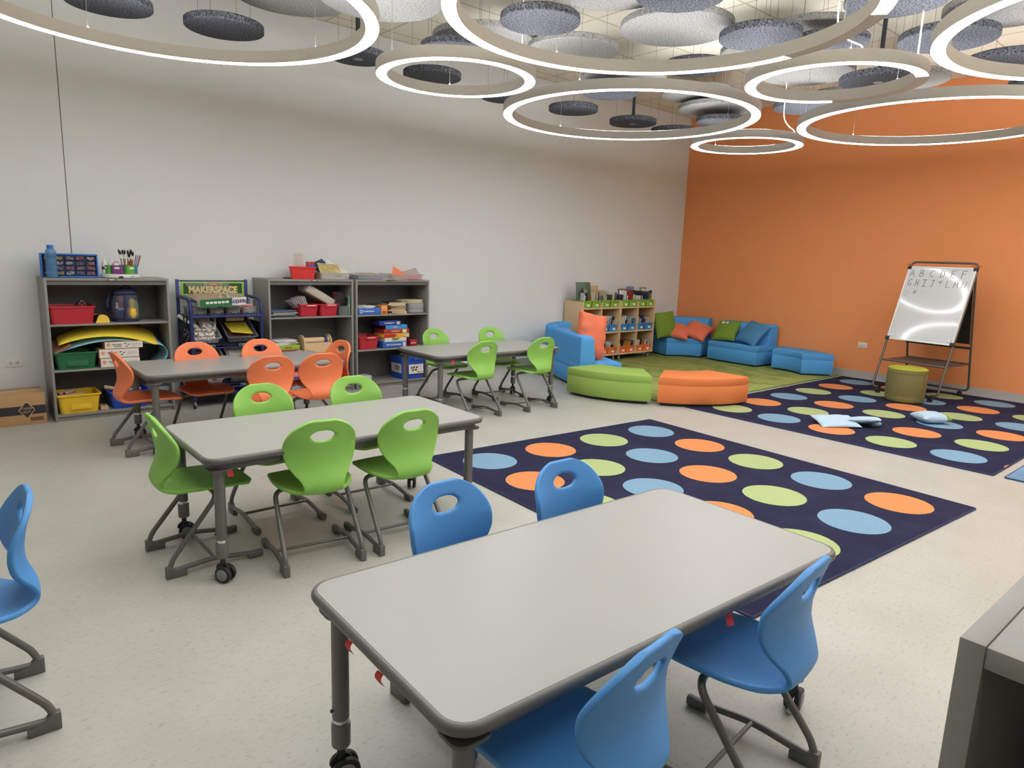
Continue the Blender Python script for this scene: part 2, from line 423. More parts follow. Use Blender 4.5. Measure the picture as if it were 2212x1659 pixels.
def tape(table, pts):
    for x, y, z, rz in pts:
        vs, fs = [], []
        for i in range(5):
            q = i / 4
            for j in (0, 1):
                vs.append((-.016 + .032 * j + .004 * math.sin(3 * q), .006 * math.sin(4 * q), -.036 * q - (.006 if j else 0)))
        for i in range(4): fs.append((2 * i, 2 * i + 1, 2 * i + 3, 2 * i + 2))
        MB().add(vs, fs).build('tape_flag', M_RED, table, loc=(x, y, z), rot=(0, 0, rz))['label'] = 'scrap of red tape under the table edge'
tabG = 'grey laminate tables on casters'
t_near = make_table(TL_); t_near.location = (1.4924, 1.2984, 0); t_near.rotation_euler = (0, 0, -.037); t_near['label'] = 'light grey rolling table nearest the camera with blue chairs'; t_near['group'] = tabG
t_green = dup(t_near, (1.6428, 3.3828, 0), -.003, 'light grey rolling table with five green chairs in the middle of the room', tabG)
t_far = dup(t_near, (4.268, 5.4364, 0), -.009, 'light grey rolling table with four green chairs beside the blue sofa', tabG)
t_or = dup(t_near, (1.9133, 5.608, 0), -.005, 'rolling table with six orange chairs in front of the bookcases', tabG)
tape(t_near, [(-.765, .10, .572, PI / 2), (-.765, -.06, .572, PI / 2), (.15, -.372, .572, 0)])
tape(t_green, [(-.66, -.335, .545, .3)])
tape(t_far, [(-.60, -.36, .565, 0)])
tape(t_or, [(-.3, -.33, .57, 0)])

# ------------------------------------------------------------------ chairs
def chair_shell_mesh():
    ctrl = [(-.008, .748), (.003, .705), (.016, .645), (.026, .590), (.030, .545), (.024, .500), (.008, .455), (-.003, .420), (.008, .390), (.048, .373), (.105, .371), (.18, .375), (.26, .385), (.33, .392), (.385, .390), (.418, .378)]
    def crv(u):
        n = len(ctrl) - 1; x = u * n; i = min(int(x), n - 1); t = x - i
        p = [ctrl[max(0, min(n, i + k))] for k in (-1, 0, 1, 2)]
        return tuple(.5 * (2 * p[1][c] + (p[2][c] - p[0][c]) * t + (2 * p[0][c] - 5 * p[1][c] + 4 * p[2][c] - p[3][c]) * t * t + (3 * p[1][c] - p[0][c] - 3 * p[2][c] + p[3][c]) * t ** 3) for c in (0, 1))
    S = [crv(i / 600) for i in range(601)]
    arc = [0]
    for i in range(600): arc.append(arc[-1] + math.hypot(S[i + 1][0] - S[i][0], S[i + 1][1] - S[i][1]))
    T = arc[-1]
    def at(s):
        s = max(0, min(T, s)); lo = 0
        import bisect
        i = min(max(bisect.bisect_left(arc, s), 1), 600); f = (s - arc[i - 1]) / max(1e-9, arc[i] - arc[i - 1])
        a, b = S[i - 1], S[i]
        tx, tz = b[0] - a[0], b[1] - a[1]; l = math.hypot(tx, tz)
        return a[0] + (b[0] - a[0]) * f, a[1] + (b[1] - a[1]) * f, tx / l, tz / l
    # half width along the arc
    KW = [(.145, .176), (.185, .175), (.225, .160), (.265, .135), (.300, .110), (.333, .096), (.365, .093), (.395, .108), (.43, .144), (.47, .172), (.52, .187), (.58, .190), (.64, .187), (T - .06, .178)]
    def hw(s):
        if s < .145: return .176 * math.sqrt(max(0, 1 - ((.145 - s) / .145) ** 2.0))
        if s > T - .06:
            q = (s - (T - .06)) / .06
            return .178 * (1 - .42 * q ** 2.6)
        for (a, wa), (b, wb) in zip(KW, KW[1:]):
            if s <= b:
                f = (s - a) / (b - a); f = f * f * (3 - 2 * f) * .5 + f * .5
                return wa + (wb - wa) * f
        return .178
    KD = [(0, .012), (.07, .030), (.145, .055), (.23, .052), (.33, .030), (.40, .034), (.47, .036), (.56, .026), (.66, .006), (T, -.012)]
    def dp(s):
        for (a, wa), (b, wb) in zip(KD, KD[1:]):
            if s <= b: return wa + (wb - wa) * (s - a) / (b - a)
        return KD[-1][1]
    rows = [.145 * (1 - math.cos(rad(a))) for a in (16, 28, 38, 47, 55, 62, 69, 76, 83, 90)]
    rows += [.145 + (T - .145) * i / 30 for i in range(1, 31)]
    nu = 24
    V = []; P2 = []
    for s in rows:
        y, z, ty, tz = at(s); w = hw(s); d = dp(s)
        ny, nz = (-tz, ty) if True else (0, 0)   # normal towards the sitter: forward on the back, up on the seat
        for i in range(nu + 1):
            u = -1 + 2 * i / nu
            x = w * math.sin(u * PI / 2) * .35 + w * u * .65
            k = d * (abs(x) / .195) ** 2.0
            V.append((x, y + ny * k, z + nz * k)); P2.append((x, s))
    hc, ha, hb = .088, .058, .0275
    faces = []
    for r in range(len(rows) - 1):
        for i in range(nu):
            q = (r * (nu + 1) + i, r * (nu + 1) + i + 1, (r + 1) * (nu + 1) + i + 1, (r + 1) * (nu + 1) + i)
            cx = sum(P2[a][0] for a in q) / 4; cs = sum(P2[a][1] for a in q) / 4
            if (cx / (ha * 1.03)) ** 2 + ((cs - hc) / (hb * 1.05)) ** 2 < 1: continue
            faces.append(q)
    # snap the hole's border to an ellipse
    cnt = {}
    for q in faces:
        for a, b in zip(q, q[1:] + q[:1]): cnt[tuple(sorted((a, b)))] = cnt.get(tuple(sorted((a, b))), 0) + 1
    border = {v for e, n in cnt.items() if n == 1 for v in e if abs(P2[v][0]) < ha * 1.6 and abs(P2[v][1] - hc) < hb * 2.2 and P2[v][1] > rows[0] + .01}
    for v in border:
        x, s = P2[v]; a = math.atan2((s - hc) / hb, x / ha)
        nx, ns = ha * math.cos(a), hc + hb * math.sin(a)
        y, z, ty, tz = at(ns); k = dp(ns) * (abs(nx) / .195) ** 2
        V[v] = (nx, y - tz * k, z + ty * k)
    used = sorted({v for q in faces for v in q}); mp_ = {v: i for i, v in enumerate(used)}
    me = bpy.data.meshes.new('seat_shell'); me.from_pydata([V[v] for v in used], [], [[mp_[v] for v in q] for q in faces])
    o = bpy.data.objects.new('t', me); COL.objects.link(o)
    sd = o.modifiers.new('a', 'SOLIDIFY'); sd.thickness = .019; sd.offset = 0
    sb = o.modifiers.new('b', 'SUBSURF'); sb.levels = 1
    dg = bpy.context.evaluated_depsgraph_get()
    out = bpy.data.meshes.new_from_object(o.evaluated_get(dg)); bpy.data.objects.remove(o)
    for p in out.polygons: p.use_smooth = True
    return out
SHELL = chair_shell_mesh()
def make_chair(col):
    t = thing('school_chair', 'chair', 'chair')
    me = SHELL.copy(); me.name = 'seat_shell'; me.materials.clear(); me.materials.append(M_CH[col])
    o = bpy.data.objects.new('seat_shell', me); COL.objects.link(o); o.parent = t
    for s in (-1, 1):
        pts = [(s * .006, .232, .355), (s * .178, .226, .352), (s * .188, .012, .085), (s * .188, -.004, .032), (s * .188, .06, .036), (s * .188, .20, .050), (s * .188, .40, .022)]
        lg = MB().tube(pts, .0120, 10, fillet=.05).build('leg', M_CHLEG, t)
        ol = [(-.018, 0), (.072, 0), (.072, .030), (.03, .034), (.008, .058), (-.018, .058)]
        MB().loft([[(s * .188 + x, y, z) for y, z in ol] for x in (-.0145, .0145)]).build('rear_foot_cap', M_CHCAP, lg, bevel=.004)
        MB().loft([[(s * .188 + px * k, y, .019 + pz * k) for px, pz in rr(.031, .036, .012, 4)] for y, k in ((.358, .9), (.364, 1), (.424, 1), (.43, .9))]).build('front_foot_cap', M_CHCAP, lg)
    MB().tube([(-.188, .20, .049), (.188, .20, .049)], .0078, 10).build('stretcher', M_CHLEG, t)
    return t
proto = {}
def chair(col, x, y, rz, label):
    g = {'blue': 'blue school chairs', 'green': 'green school chairs', 'orange': 'orange school chairs'}[col]
    if col not in proto:
        c = proto[col] = make_chair(col); c.location = (x, y, 0); c.rotation_euler = (0, 0, rad(rz)); c['label'] = label; c['group'] = g
        return c
    return dup(proto[col], (x, y, 0), rad(rz), label, g)
# rz: 0 faces +Y, 180 faces -Y, -90 faces +X, 90 faces -X
chair('green', .757, 3.435, -90, 'green school chair at the left end of the middle table')
chair('green', 1.374, 2.925, -7.5, 'green school chair at the front left side of the middle table')
chair('green', 1.850, 2.885, -3, 'green school chair at the front right side of the middle table')
chair('green', 1.45, 3.925, 180, 'green school chair behind the middle table, left one')
chair('green', 2.03, 3.90, 178, 'green school chair behind the middle table, right one')
chair('green', 3.955, 4.955, 1, 'green school chair at the front left of the table by the sofa')
chair('green', 4.683, 4.935, 0, 'green school chair at the front right of the table by the sofa')
chair('green', 4.07, 6.02, 186, 'green school chair behind the table by the sofa, before the bookcase')
chair('green', 4.76, 5.93, 178, 'green school chair behind the table by the sofa, before the bare wall')
chair('orange', 1.018, 5.58, -86, 'orange school chair at the left end of the bookcase table')
chair('orange', 1.93, 4.93, -4, 'orange school chair at the front left of the bookcase table')
chair('orange', 2.31, 4.90, -6, 'orange school chair at the front right of the bookcase table')
chair('orange', 1.66, 5.92, 183, 'orange school chair behind the bookcase table, before the storage cart left half')
chair('orange', 2.19, 5.90, 180, 'orange school chair behind the bookcase table, before the cart right side')
chair('orange', 2.79, 5.53, 97, 'orange school chair at the right end of the bookcase table')
chair('blue', 1.325, 1.885, 182, 'blue school chair behind the nearest table, left one')
chair('blue', 1.855, 1.83, 178, 'blue school chair behind the nearest table, right one beside the rug')
chair('blue', 1.105, .785, 7, 'blue school chair at the nearest table, closest to the camera')
chair('blue', 1.775, .765, 6, 'blue school chair at the front right side of the nearest table')
chair('blue', .197, 2.572, 90, 'blue school chair cut off by the left edge, facing away left')
# ------------------------------------------------------------------ soft seating
GZ = .013
def lofted_seat(root, ol, m, h=.302, z0=0.022):
    """ol: footprint polygon. Plinth feet, boxed base and cushion with the sewn line between them"""
    cx = sum(p[0] for p in ol) / len(ol); cy = sum(p[1] for p in ol) / len(ol)
    def ins(e):
        n = len(ol); out = []
        for i in range(n):
            a, b, c = Vector(ol[i - 1]), Vector(ol[i]), Vector(ol[(i + 1) % n])
            n1 = Vector(((b - a).y, -(b - a).x)).normalized(); n2 = Vector(((c - b).y, -(c - b).x)).normalized()
            k = (n1 + n2); k = k.normalized() / max(.35, k.normalized().dot(n1))
            out.append((b.x - k.x * e, b.y - k.y * e))
        return out
    area = sum(ol[i - 1][0] * ol[i][1] - ol[i][0] * ol[i - 1][1] for i in range(len(ol)))
    sg = 1 if area > 0 else -1
    MB().prism(ins(.03 * sg), 0, z0).build('plinth', M_BLACK, root)
    zs = z0 + (h - z0) * .70
    lo = [(.006, z0), (0, z0 + .008), (0, zs - .006), (.004, zs)]
    MB().loft([[(x, y, z) for x, y in ins(e * sg)] for e, z in lo]).build('base', m, root, angle=50)
    lo = [(.004, zs), (0, zs + .006), (-.001, (zs + h) / 2), (0, h - .012), (.004, h - .004), (.012, h)]
    MB().loft([[(x, y, z) for x, y in ins(e * sg)] for e, z in lo]).build('cushion', m, root, angle=34)
def seat_tag(root, loc, rz):
    MB().box((0, 0, 0), (.004, .014, .022)).build('fabric_tag', M_SGREEN, root, loc=loc, rot=(0, 0, rz))
gS = 'blue modular sofas in the reading corner'
def ring_piece(name, label, cat, cx, cy, r0, r1, a0, a1, m, back=False, group=None, zb=.617):
    t = thing(name, label, cat, (cx, cy, GZ), 0, group)
    lofted_seat(t, sector(0, 0, r0, r1, a0, a1), m)
    if back:
        lo = []
        for rb, ro, z in ((r1 - .20, r1, .30), (r1 - .18, r1, .40), (r1 - .165, r1, zb - .04), (r1 - .155, r1 - .004, zb - .012), (r1 - .135, r1 - .02, zb)):
            lo.append([(x, y, z) for x, y in sector(0, 0, rb, ro, a0 + .5, a1 - .5)])
        MB().loft(lo).build('backrest', m, t, angle=50)
    return t
def straight_piece(label, A, B, n, depth, m, group):
    """A->B is the rear line, n the inward normal"""
    A, B, n = Vector(A), Vector(B), Vector(n).normalized(); c = (A + B) / 2
    t = thing('sofa', label, 'sofa', (c.x, c.y, GZ), 0, group)
    a, b = A - c, B - c
    q = [a, b, b + n * depth, a + n * depth]
    # slightly bowed front edge
    fr = [b + n * depth + (a - b) * i / 8 + n * .02 * math.sin(PI * i / 8) for i in range(9)]
    ol = [tuple(a), tuple(b)] + [tuple(p) for p in fr]
    lofted_seat(t, ol, m)
    lo = []
    for th, e, z in ((.20, 0, .30), (.18, 0, .40), (.165, 0, .577), (.155, .006, .605), (.135, .02, .617)):
        d = (b - a).normalized() * e
        lo.append([(p.x, p.y, z) for p in (a + d + n * e, b - d + n * e, b - d + n * th, a + d + n * th)])
    MB().loft(lo).build('backrest', m, t, angle=50, bevel=0)
    return t
straight_piece('straight blue sofa module on the left with its back to the tables', (6.17, 6.41), (5.78, 5.485), (.921, -.389), .54, M_SBLUE, gS)
ring_piece('sofa', 'curved blue sofa module between the left sofa and the book bins', 'sofa', 7.155, 5.994, .55, 1.07, 97.5, 156.3, M_SBLUE, True, gS)
ring_piece('sofa', 'curved blue sofa module in the room corner right of the book bins', 'sofa', 8.937, 6.219, .55, .985, 13, 72, M_SBLUE, True, gS)
straight_piece('straight blue sofa module against the orange wall with two cushions', (9.90, 5.29), (9.952, 6.17), (-.995, .08), .49, M_SBLUE, gS)
ring_piece('ottoman', 'blue backless wedge seat against the orange wall', 'ottoman', 8.935, 5.00, .58, 1.015, -44.5, 12.5, M_SBLUE)
t = ring_piece('bench', 'green curved bench seat at the near edge of the reading corner', 'bench', 6.57, 5.31, .57, 1.085, 175.5, 229, M_SGREEN)
seat_tag(t, (.75 * math.cos(rad(229)) - .38, .75 * math.sin(rad(229)) - .27, .075), 0)
t = ring_piece('bench', 'orange curved bench seat beside the green bench', 'bench', 6.82, 5.00, .56, 1.085, 211.5, 269.5, M_SORANGE)

# ------------------------------------------------------------------ pillows
def pillow(name, label, cat, m, w, h, th, loc, rot, group=None, seed=0, gather=.012):
    rnd = random.Random(seed); ph = [rnd.uniform(0, 6) for _ in range(6)]
    n = 22; M = MB(); vs = []; fs = []
    def pt(u, v, s):
        x, y = 2 * u - 1, 2 * v - 1
        k = max(0, (1 - abs(x) ** 2.6)) * max(0, (1 - abs(y) ** 2.6))
        puff = th / 2 * k ** .55
        wr = gather * k ** .3 * (math.sin(9 * x + ph[0] + 3 * y) * (abs(y) ** 2) + math.sin(11 * y + ph[1] - 2 * x) * (abs(x) ** 2)) * .5
        pin = 1 - .07 * (1 - abs(y) ** 2) * abs(x) ** 3 ; pin2 = 1 - .07 * (1 - abs(x) ** 2) * abs(y) ** 3
        return (x * w / 2 * pin, y * h / 2 * pin2, s * (puff + wr * (1 if s > 0 else .6) * (1 if k > 0 else 0)))
    idx = {}
    for s in (1, -1):
        for j in range(n + 1):
            for i in range(n + 1):
                edge = i in (0, n) or j in (0, n)
                if s < 0 and edge: idx[(s, i, j)] = idx[(1, i, j)]; continue
                idx[(s, i, j)] = len(vs); vs.append(pt(i / n, j / n, s))
        for j in range(n):
            for i in range(n):
                q = (idx[(s, i, j)], idx[(s, i + 1, j)], idx[(s, i + 1, j + 1)], idx[(s, i, j + 1)])
                fs.append(q if s > 0 else tuple(reversed(q)))
    M.add(vs, fs)
    o = M.build(name, m, None, loc, rot, angle=80, sub=1)
    return tag(o, label, cat, group)
M_VORANGE = mat('orange_velvet', (228, 118, 84), 0.75, var=.08, vscale=12, bump=.15, bscale=300)
M_VGREEN = mat('green_velvet', (112, 142, 42), 0.75, var=.08, vscale=12, bump=.15, bscale=300)
M_VBLUE = mat('teal_blue_velvet', (66, 128, 172), 0.7, var=.08, vscale=12, bump=.15, bscale=300)
def face_rot(nx, ny, tilt, roll=0):
    """pillow whose +Z face looks along (nx,ny), leaning back by tilt degrees, rolled in its own plane"""
    az = math.atan2(ny, nx)
    M = Matrix.Rotation(az, 4, 'Z') @ Matrix.Rotation(rad(90 - tilt), 4, 'Y') @ Matrix.Rotation(rad(90 + roll), 4, 'Z')
    return M.to_euler()
pillow('floor_cushion', 'tall wrinkled orange cushion standing on the left blue sofa', 'cushion', mat('crumpled_orange_velvet', (228, 118, 84), 0.75, var=.10, vscale=9, bump=1.0, bscale=16), .42, .60, .22, (6.13, 5.66, .60), face_rot(-.2, -.98, 12, -12), seed=3, gather=.05)
pillow('throw_pillow', 'orange pillow lying on the curved sofa, mostly hidden behind the left sofa back', 'pillow', M_VORANGE, .45, .45, .14, (6.72, 6.46, .44), face_rot(.75, -.65, 60, 10), seed=4)
pillow('throw_pillow', 'green pillow leaning in the sofa corner next to the book bins', 'pillow', M_VGREEN, .44, .44, .15, (9.10, 6.80, .52), face_rot(-.2, -1, 16, 4), seed=5)
pillow('throw_pillow', 'left one of the two orange pillows on the corner sofa', 'pillow', M_VORANGE, .40, .40, .16, (9.33, 6.72, .42), face_rot(-.55, -.83, 62, -24), seed=6)
pillow('throw_pillow', 'right one of the two orange pillows on the corner sofa', 'pillow', M_VORANGE, .42, .42, .16, (9.56, 6.50, .435), face_rot(-.75, -.66, 58, -30), seed=8)
gp = pillow('throw_pillow', 'olive green pillow with a white bow on the straight sofa', 'pillow', M_VGREEN, .40, .40, .14, (9.66, 6.02, .48), face_rot(-1, -.05, 40, 4), seed=9)
bw = MB()
for s in (-1, 1): bw.loft([[(s * .008, -.008, 0), (s * .008, .008, 0), (s * .008, .008, .012), (s * .008, -.008, .012)], [(s * .05, -.024, -.004), (s * .05, .024, -.004), (s * .05, .024, .02), (s * .05, -.024, .02)]])
bw.build('bow', M_WHITE, gp, loc=(-.03, .10, .068), bevel=.003)['label'] = 'small white fabric bow'
pillow('throw_pillow', 'blue velvet pillow tilted on its corner at the right end of the straight sofa', 'pillow', M_VBLUE, .43, .43, .14, (9.64, 5.56, .49), face_rot(-1, .12, 42, -12), seed=10)
gF = 'small cushions lying on the far dotted rug'
M_LBLUE = mat('pale_blue_cotton', (178, 200, 218), 0.85, var=.05)
p1 = pillow('seat_cushion', 'thin pale blue cushion with rust underside lying on the far rug', 'cushion', [M_LBLUE], .40, .30, .07, (6.69, 2.88, .046), (rad(10), rad(-2), rad(-40)), gF, 11, .008)
p2 = pillow('seat_cushion', 'pale blue quilted cushion overlapping the thin cushion on the far rug', 'cushion', M_LBLUE, .34, .30, .07, (6.92, 2.70, .066), (rad(-7), rad(10), rad(20)), gF, 12, .012)
p3 = pillow('seat_cushion', 'small puffy pale blue cushion with green corner on the far rug', 'cushion', [M_LBLUE, M_VGREEN], .30, .26, .11, (7.68, 2.37, .066), (0, 0, rad(-38)), gF, 13)
for p in p3.data.polygons:
    if p.center.x > .10: p.material_index = 1
for p in p1.data.polygons:
    pass
p1.data.materials.append(mat('rust_cotton', (150, 92, 78), .85))
for p in p1.data.polygons:
    if p.center.z < -.004: p.material_index = 1

# ------------------------------------------------------------------ round pouf
t = thing('pouf', 'round olive green stool in front of the whiteboard easel', 'stool', (8.675, 2.985, .011), 0)
M_OLV = mat('olive_vinyl', (118, 112, 66), 0.55, var=.05, bump=.1, bscale=150)
R = .208
MB().lathe([(R - .03, 0), (R - .008, .004), (R, .02), (R + .002, .06), (R - .002, .075), (R + .002, .09), (R + .003, .20), (R + .001, .315), (R - .002, .33), (R + .001, .345), (R, .365), (R - .006, .372)], 48).build('side', M_OLV, t, angle=60)
MB().lathe([(R - .006, .370), (R + .001, .376), (R, .388), (R - .014, .398), (R - .06, .402), (.02, .404)], 48).build('top_pad', mat('lime_felt', (160, 164, 48), .85, var=.06, bump=.2), t, angle=60)
MB().bb(-.004, .004, -R - .005, -R + .004, .012, .365).build('side_seam', M_OLV, t, rot=(0, 0, rad(-14)))

# ------------------------------------------------------------------ whiteboard easel
t = thing('whiteboard_easel', 'rolling easel with a whiteboard of handwritten letters by the orange wall', 'easel', (8.88, 3.085, .011), rad(-7))
M_EAS = mat('graphite_tube', (98, 94, 88), 0.35, metal=.5, var=.03)
W2 = .383
def ex(z): return .355 * z      # front plane: x as a function of height
top_z = 1.615
fr = [(ex(.07), .31, .075), (ex(.08), .375, .085), (ex(.14), W2, .14)] + [(ex(z), W2, z) for z in (.5, 1.0, 1.5)]
full = [(ex(.075), -.31, .075), (ex(.075), -W2, .08)] + [(ex(z), -W2, z) for z in (.4, 1.0, 1.4)] + [(ex(top_z), -W2, top_z), (ex(top_z), W2, top_z)] + [(ex(z), W2, z) for z in (1.4, 1.0, .4)] + [(ex(.075), W2, .08), (ex(.075), .31, .075)]
MB().tube(full, .0125, 12, fillet=.07).build('front_frame', M_EAS, t)
bk = lambda z: ex(1.5) + .015 + (1.5 - z) * .19
rear = [(bk(1.50), -W2 + .01, 1.50), (bk(.8), -W2 + .01, .8), (bk(.08), -W2 + .01, .08), (bk(.08), W2 - .01, .08), (bk(.8), W2 - .01, .8), (bk(1.5), W2 - .01, 1.50)]
MB().tube(rear, .0125, 12, fillet=.06).build('rear_frame', M_EAS, t)
sl = math.atan(.355)
def board(name, u0, u1, v0, v1, d0, d1, m, par, bevel=0):
    # v along the slope measured as height, d outwards (towards the room)
    nx, nz = -math.cos(sl), math.sin(sl)
    vs = []
    for d in (d0, d1):
        for v in (v0, v1):
            for u in (u0, u1): vs.append((ex(v) + nx * d, u, v + nz * d))
    return MB().add(vs, [(0, 2, 3, 1), (4, 5, 7, 6), (0, 1, 5, 4), (2, 6, 7, 3), (0, 4, 6, 2), (1, 3, 7, 5)]).build(name, m, par, bevel=bevel)
BZ0, BZ1 = .655, 1.553
M_WB = mat('whiteboard_enamel', (205, 206, 206), 0.09, var=.005, spec=.6, coat=.25)
wb = board('whiteboard', -.372, .372, BZ0 + .012, BZ1 - .012, .016, .024, M_WB, t)
fm = M_WHITE
for u0, u1, v0, v1 in ((-.385, .385, BZ0, BZ0 + .016), (-.385, .385, BZ1 - .016, BZ1), (-.385, -.369, BZ0, BZ1), (.369, .385, BZ0, BZ1)):
    board('board_rim', u0, u1, v0, v1, .014, .029, fm, wb, .002)
for su in (-1, 1):
    for z in (BZ0 - .004, BZ1 - .036): board('corner_clip', su * .375 - .024, su * .375 + .024, z, z + .040, .010, .033, M_BLACK, wb, .004)
    MB().tube([(-.004, -.03 * su, .0), (-.03, -.06 * su, .004), (-.035, .03 * su, .008), (-.004, .05 * su, .004)], .0035, 8, fillet=.02).build('red_hook', mat('red_orange_plastic', (205, 78, 42), .4), t, loc=(ex(BZ1 + .02) - .01, su * W2, BZ1 + .025))
    board('corner_magnet', su * .33 - .014, su * .33 + .014, BZ0 + .04, BZ0 + .066, .024, .030, M_WHITE, wb, .003)
MB().loft([[(bk(.66) + dx, y, .66 + dz) for y in (-W2 + .03, W2 - .03)] + [(bk(1.45) + dx, y, 1.45 + dz) for y in (W2 - .03, -W2 + .03)] for dx, dz in ((-.006, 0), (.004, 0))]).build('rear_board', mat('black_board', (26, 26, 26), .6), t)
MB().bb(bk(.63) - .05, bk(.63) + .01, -W2 + .01, W2 - .01, .60, .625).build('rear_ledge', M_BLACK, t, bevel=.004)
# tray shelf between the frames
zt = .405
MB().bb(ex(zt), bk(zt), -W2 + .012, W2 - .012, zt, zt + .008).build('tray', mat('brown_grey_tray', (92, 82, 76), .45), t)
MB().tube([(ex(zt), -W2, zt + .004), (ex(zt), W2, zt + .004)], .0115, 10).build('front_rail', M_EAS, t)
MB().tube([(bk(zt), -W2 + .01, zt + .012), (bk(zt), W2 - .01, zt + .012)], .009, 10).build('rear_rail', M_EAS, t)
for x, y in ((ex(.075), -.31), (ex(.075), .31), (bk(.08), -.28), (bk(.08), .28)):
    c = MB().lathe([(.008, .03), (.008, .075)], 10).bb(-.018, .018, -.024, .024, .028, .062).build('caster', M_BLACK, t, loc=(x, y, 0), bevel=.004)
    for s in (-1, 1):
        MB().lathe([(.022, -.007), (.026, -.004), (.026, .004), (.022, .007)], 18, M=Matrix.Translation((0, s * .015, .026)) @ Matrix.Rotation(PI / 2, 4, 'X')).build('wheel', M_BLACK, c)
# handwriting: strokes in a unit box (x right, y up); the board faces the room, its left edge is +Y
ST = {'A': [[(0, 0), (.45, 1), (.9, 0)], [(.2, .4), (.72, .4)]], 'B': [[(0, 0), (0, 1), (.5, .95), (.6, .75), (.45, .56), (0, .52), (.6, .45), (.7, .22), (.5, .02), (0, 0)]],
      'C': [[(.8, .85), (.5, 1), (.15, .8), (0, .45), (.12, .12), (.45, 0), (.8, .12)]], 'D': [[(0, 0), (.05, 1), (.55, .85), (.75, .45), (.55, .1), (0, 0)]],
      'E': [[(.75, 1), (.05, .98), (0, 0), (.75, .02)], [(.02, .52), (.6, .52)]], 'F': [[(.05, -.1), (.05, .98), (.85, 1)], [(.05, .55), (.65, .55)]],
      'G': [[(.75, .9), (.45, 1), (.1, .8), (0, .4), (.2, .05), (.6, .05), (.75, .4), (.4, .42)]], 'H': [[(0, 0), (.08, 1)], [(.55, 0), (.6, 1)], [(.05, .5), (.6, .5)]],
      'I': [[(0, 1), (.8, 1)], [(.4, 1), (.4, .02)], [(0, 0), (.85, 0)]], 'J': [[(.1, 1), (.9, 1)], [(.6, 1), (.6, .2), (.4, 0), (.05, .1)]], 'K': [[(0, .95), (.06, .6)], [(.6, .95), (.15, .6), (.3, .5)]],
      'L': [[(.05, 1), (0, .02), (.85, 0)]], 'M': [[(0, 0), (.15, .9), (.42, .35), (.72, .95), (.85, .1)]], 'N': [[(0, .05), (.1, .95), (.62, .05), (.8, .95)]],
      'P': [[(.1, .35), (.15, .9), (.55, 1), (.75, .7), (.5, .45), (.2, .45)]]}
def wpt(u, v, d=.0248):
    y = .372 - u * .744; z = (BZ1 - .012) - v * (BZ1 - BZ0 - .024)
    return (ex(z) - math.cos(sl) * d, y, z + math.sin(sl) * d)
def write(ch, u, v, s=.088, r=.0026):
    m = MB()
    for st in ST[ch]: m.tube([wpt(u + x * s * .80, v - y * s) for x, y in st], r, 6)
    m.build('handwritten_letter', M_INK, wb)
for ch, u in zip('ABCDEF', (.035, .195, .355, .515, .675, .83)): write(ch, u, .125, .095)
for ch, u in zip('GHIJKLMN', (.045, .165, .275, .395, .53, .645, .755, .875)): write(ch, u, .258, .09)
m = MB()
for i in range(8):
    a = 2 * PI * i / 8; b_ = a + .45
    m.tube([wpt(.06 + .03 * math.cos(a), .37 - .032 * math.sin(a)), wpt(.06 + .03 * math.cos(b_), .37 - .032 * math.sin(b_))], .0016, 6)
m.build('handwritten_letter', M_INK, wb)
write('P', .175, .39, .07)
for u, v in ((.29, .345), (.29, .395), (.335, .33), (.36, .345), (.425, .35), (.445, .365), (.135, .48), (.135, .535), (.30, .365)):
    MB().lathe([(.002, 0), (.002, .0008)], 8).build('marker_dot', M_INK, wb, loc=wpt(u, v, .0243), rot=(0, -PI / 2 + sl, 0))
# ------------------------------------------------------------------ book-bin units in the reading corner
def bin_unit(label, x0):
    w, d, h = .825, .375, .915; T = .018
    t = thing('book_bin_unit', label, 'shelf unit', (x0 + w / 2, 6.82, .012), 0, 'maple book bin units')
    hw = w / 2 - T / 2; z0 = .085
    for s in (-1, 1):
        MB().bb(s * hw - T / 2, s * hw + T / 2, 0, d, z0, h - .012).build('side_panel', M_WOOD, t, bevel=.002)
    MB().bb(-T / 2, T / 2, .004, d - .01, z0, h - .022).build('divider', M_WOOD, t, bevel=.002)
    for z in (z0 + .0, .426, .790):
        for s in (-1, 1): MB().bb(min(s * (T / 2), s * (w / 2 - T)), max(s * (T / 2), s * (w / 2 - T)), .002, d - .01, z, z + T).build('shelf', M_WOOD, t, bevel=.0015)
    MB().bb(-w / 2 + T, w / 2 - T, d - .01, d, z0, h - .02).build('back_panel', M_WOOD, t)
    for sx in (-1, 1):
        for sy in (.05, d - .05):
            c = MB().bb(-.014, .014, -.018, .018, .05, .085).build('caster', M_HUB, t, loc=(sx * (w / 2 - .06), sy, -.012))
            MB().lathe([(.028, -.012), (.033, -.008), (.033, .008), (.028, .012)], 20, M=Matrix.Translation((0, 0, .034)) @ Matrix.Rotation(rad(60), 4, 'Z') @ Matrix.Rotation(PI / 2, 4, 'X')).build('wheel', M_HUB, c)
    return t
bin_unit('left maple book bin unit beside the curved left sofa', 7.185)
bin_unit('right maple book bin unit next to the corner sofa', 8.02)
BINC = {'green': mat('green_bin', (138, 186, 66), .45, var=.03), 'blue': mat('blue_bin', (66, 140, 208), .45, var=.03), 'orange': mat('orange_bin', (236, 118, 56), .45, var=.03)}
COVERS = [mat('cover_%s' % n, c, .35, var=.25, vscale=40) for n, c in (('a', (42, 60, 92)), ('b', (60, 58, 54)), ('c', (150, 60, 50)), ('d', (206, 190, 150)), ('e', (72, 92, 66)), ('f', (226, 220, 208)), ('l', (236, 234, 228)), ('m', (196, 200, 206)), ('n', (232, 200, 150)), ('g', (92, 120, 150)), ('h', (190, 140, 60)), ('i', (120, 84, 62)), ('j', (34, 36, 40)), ('k', (176, 180, 186)))]
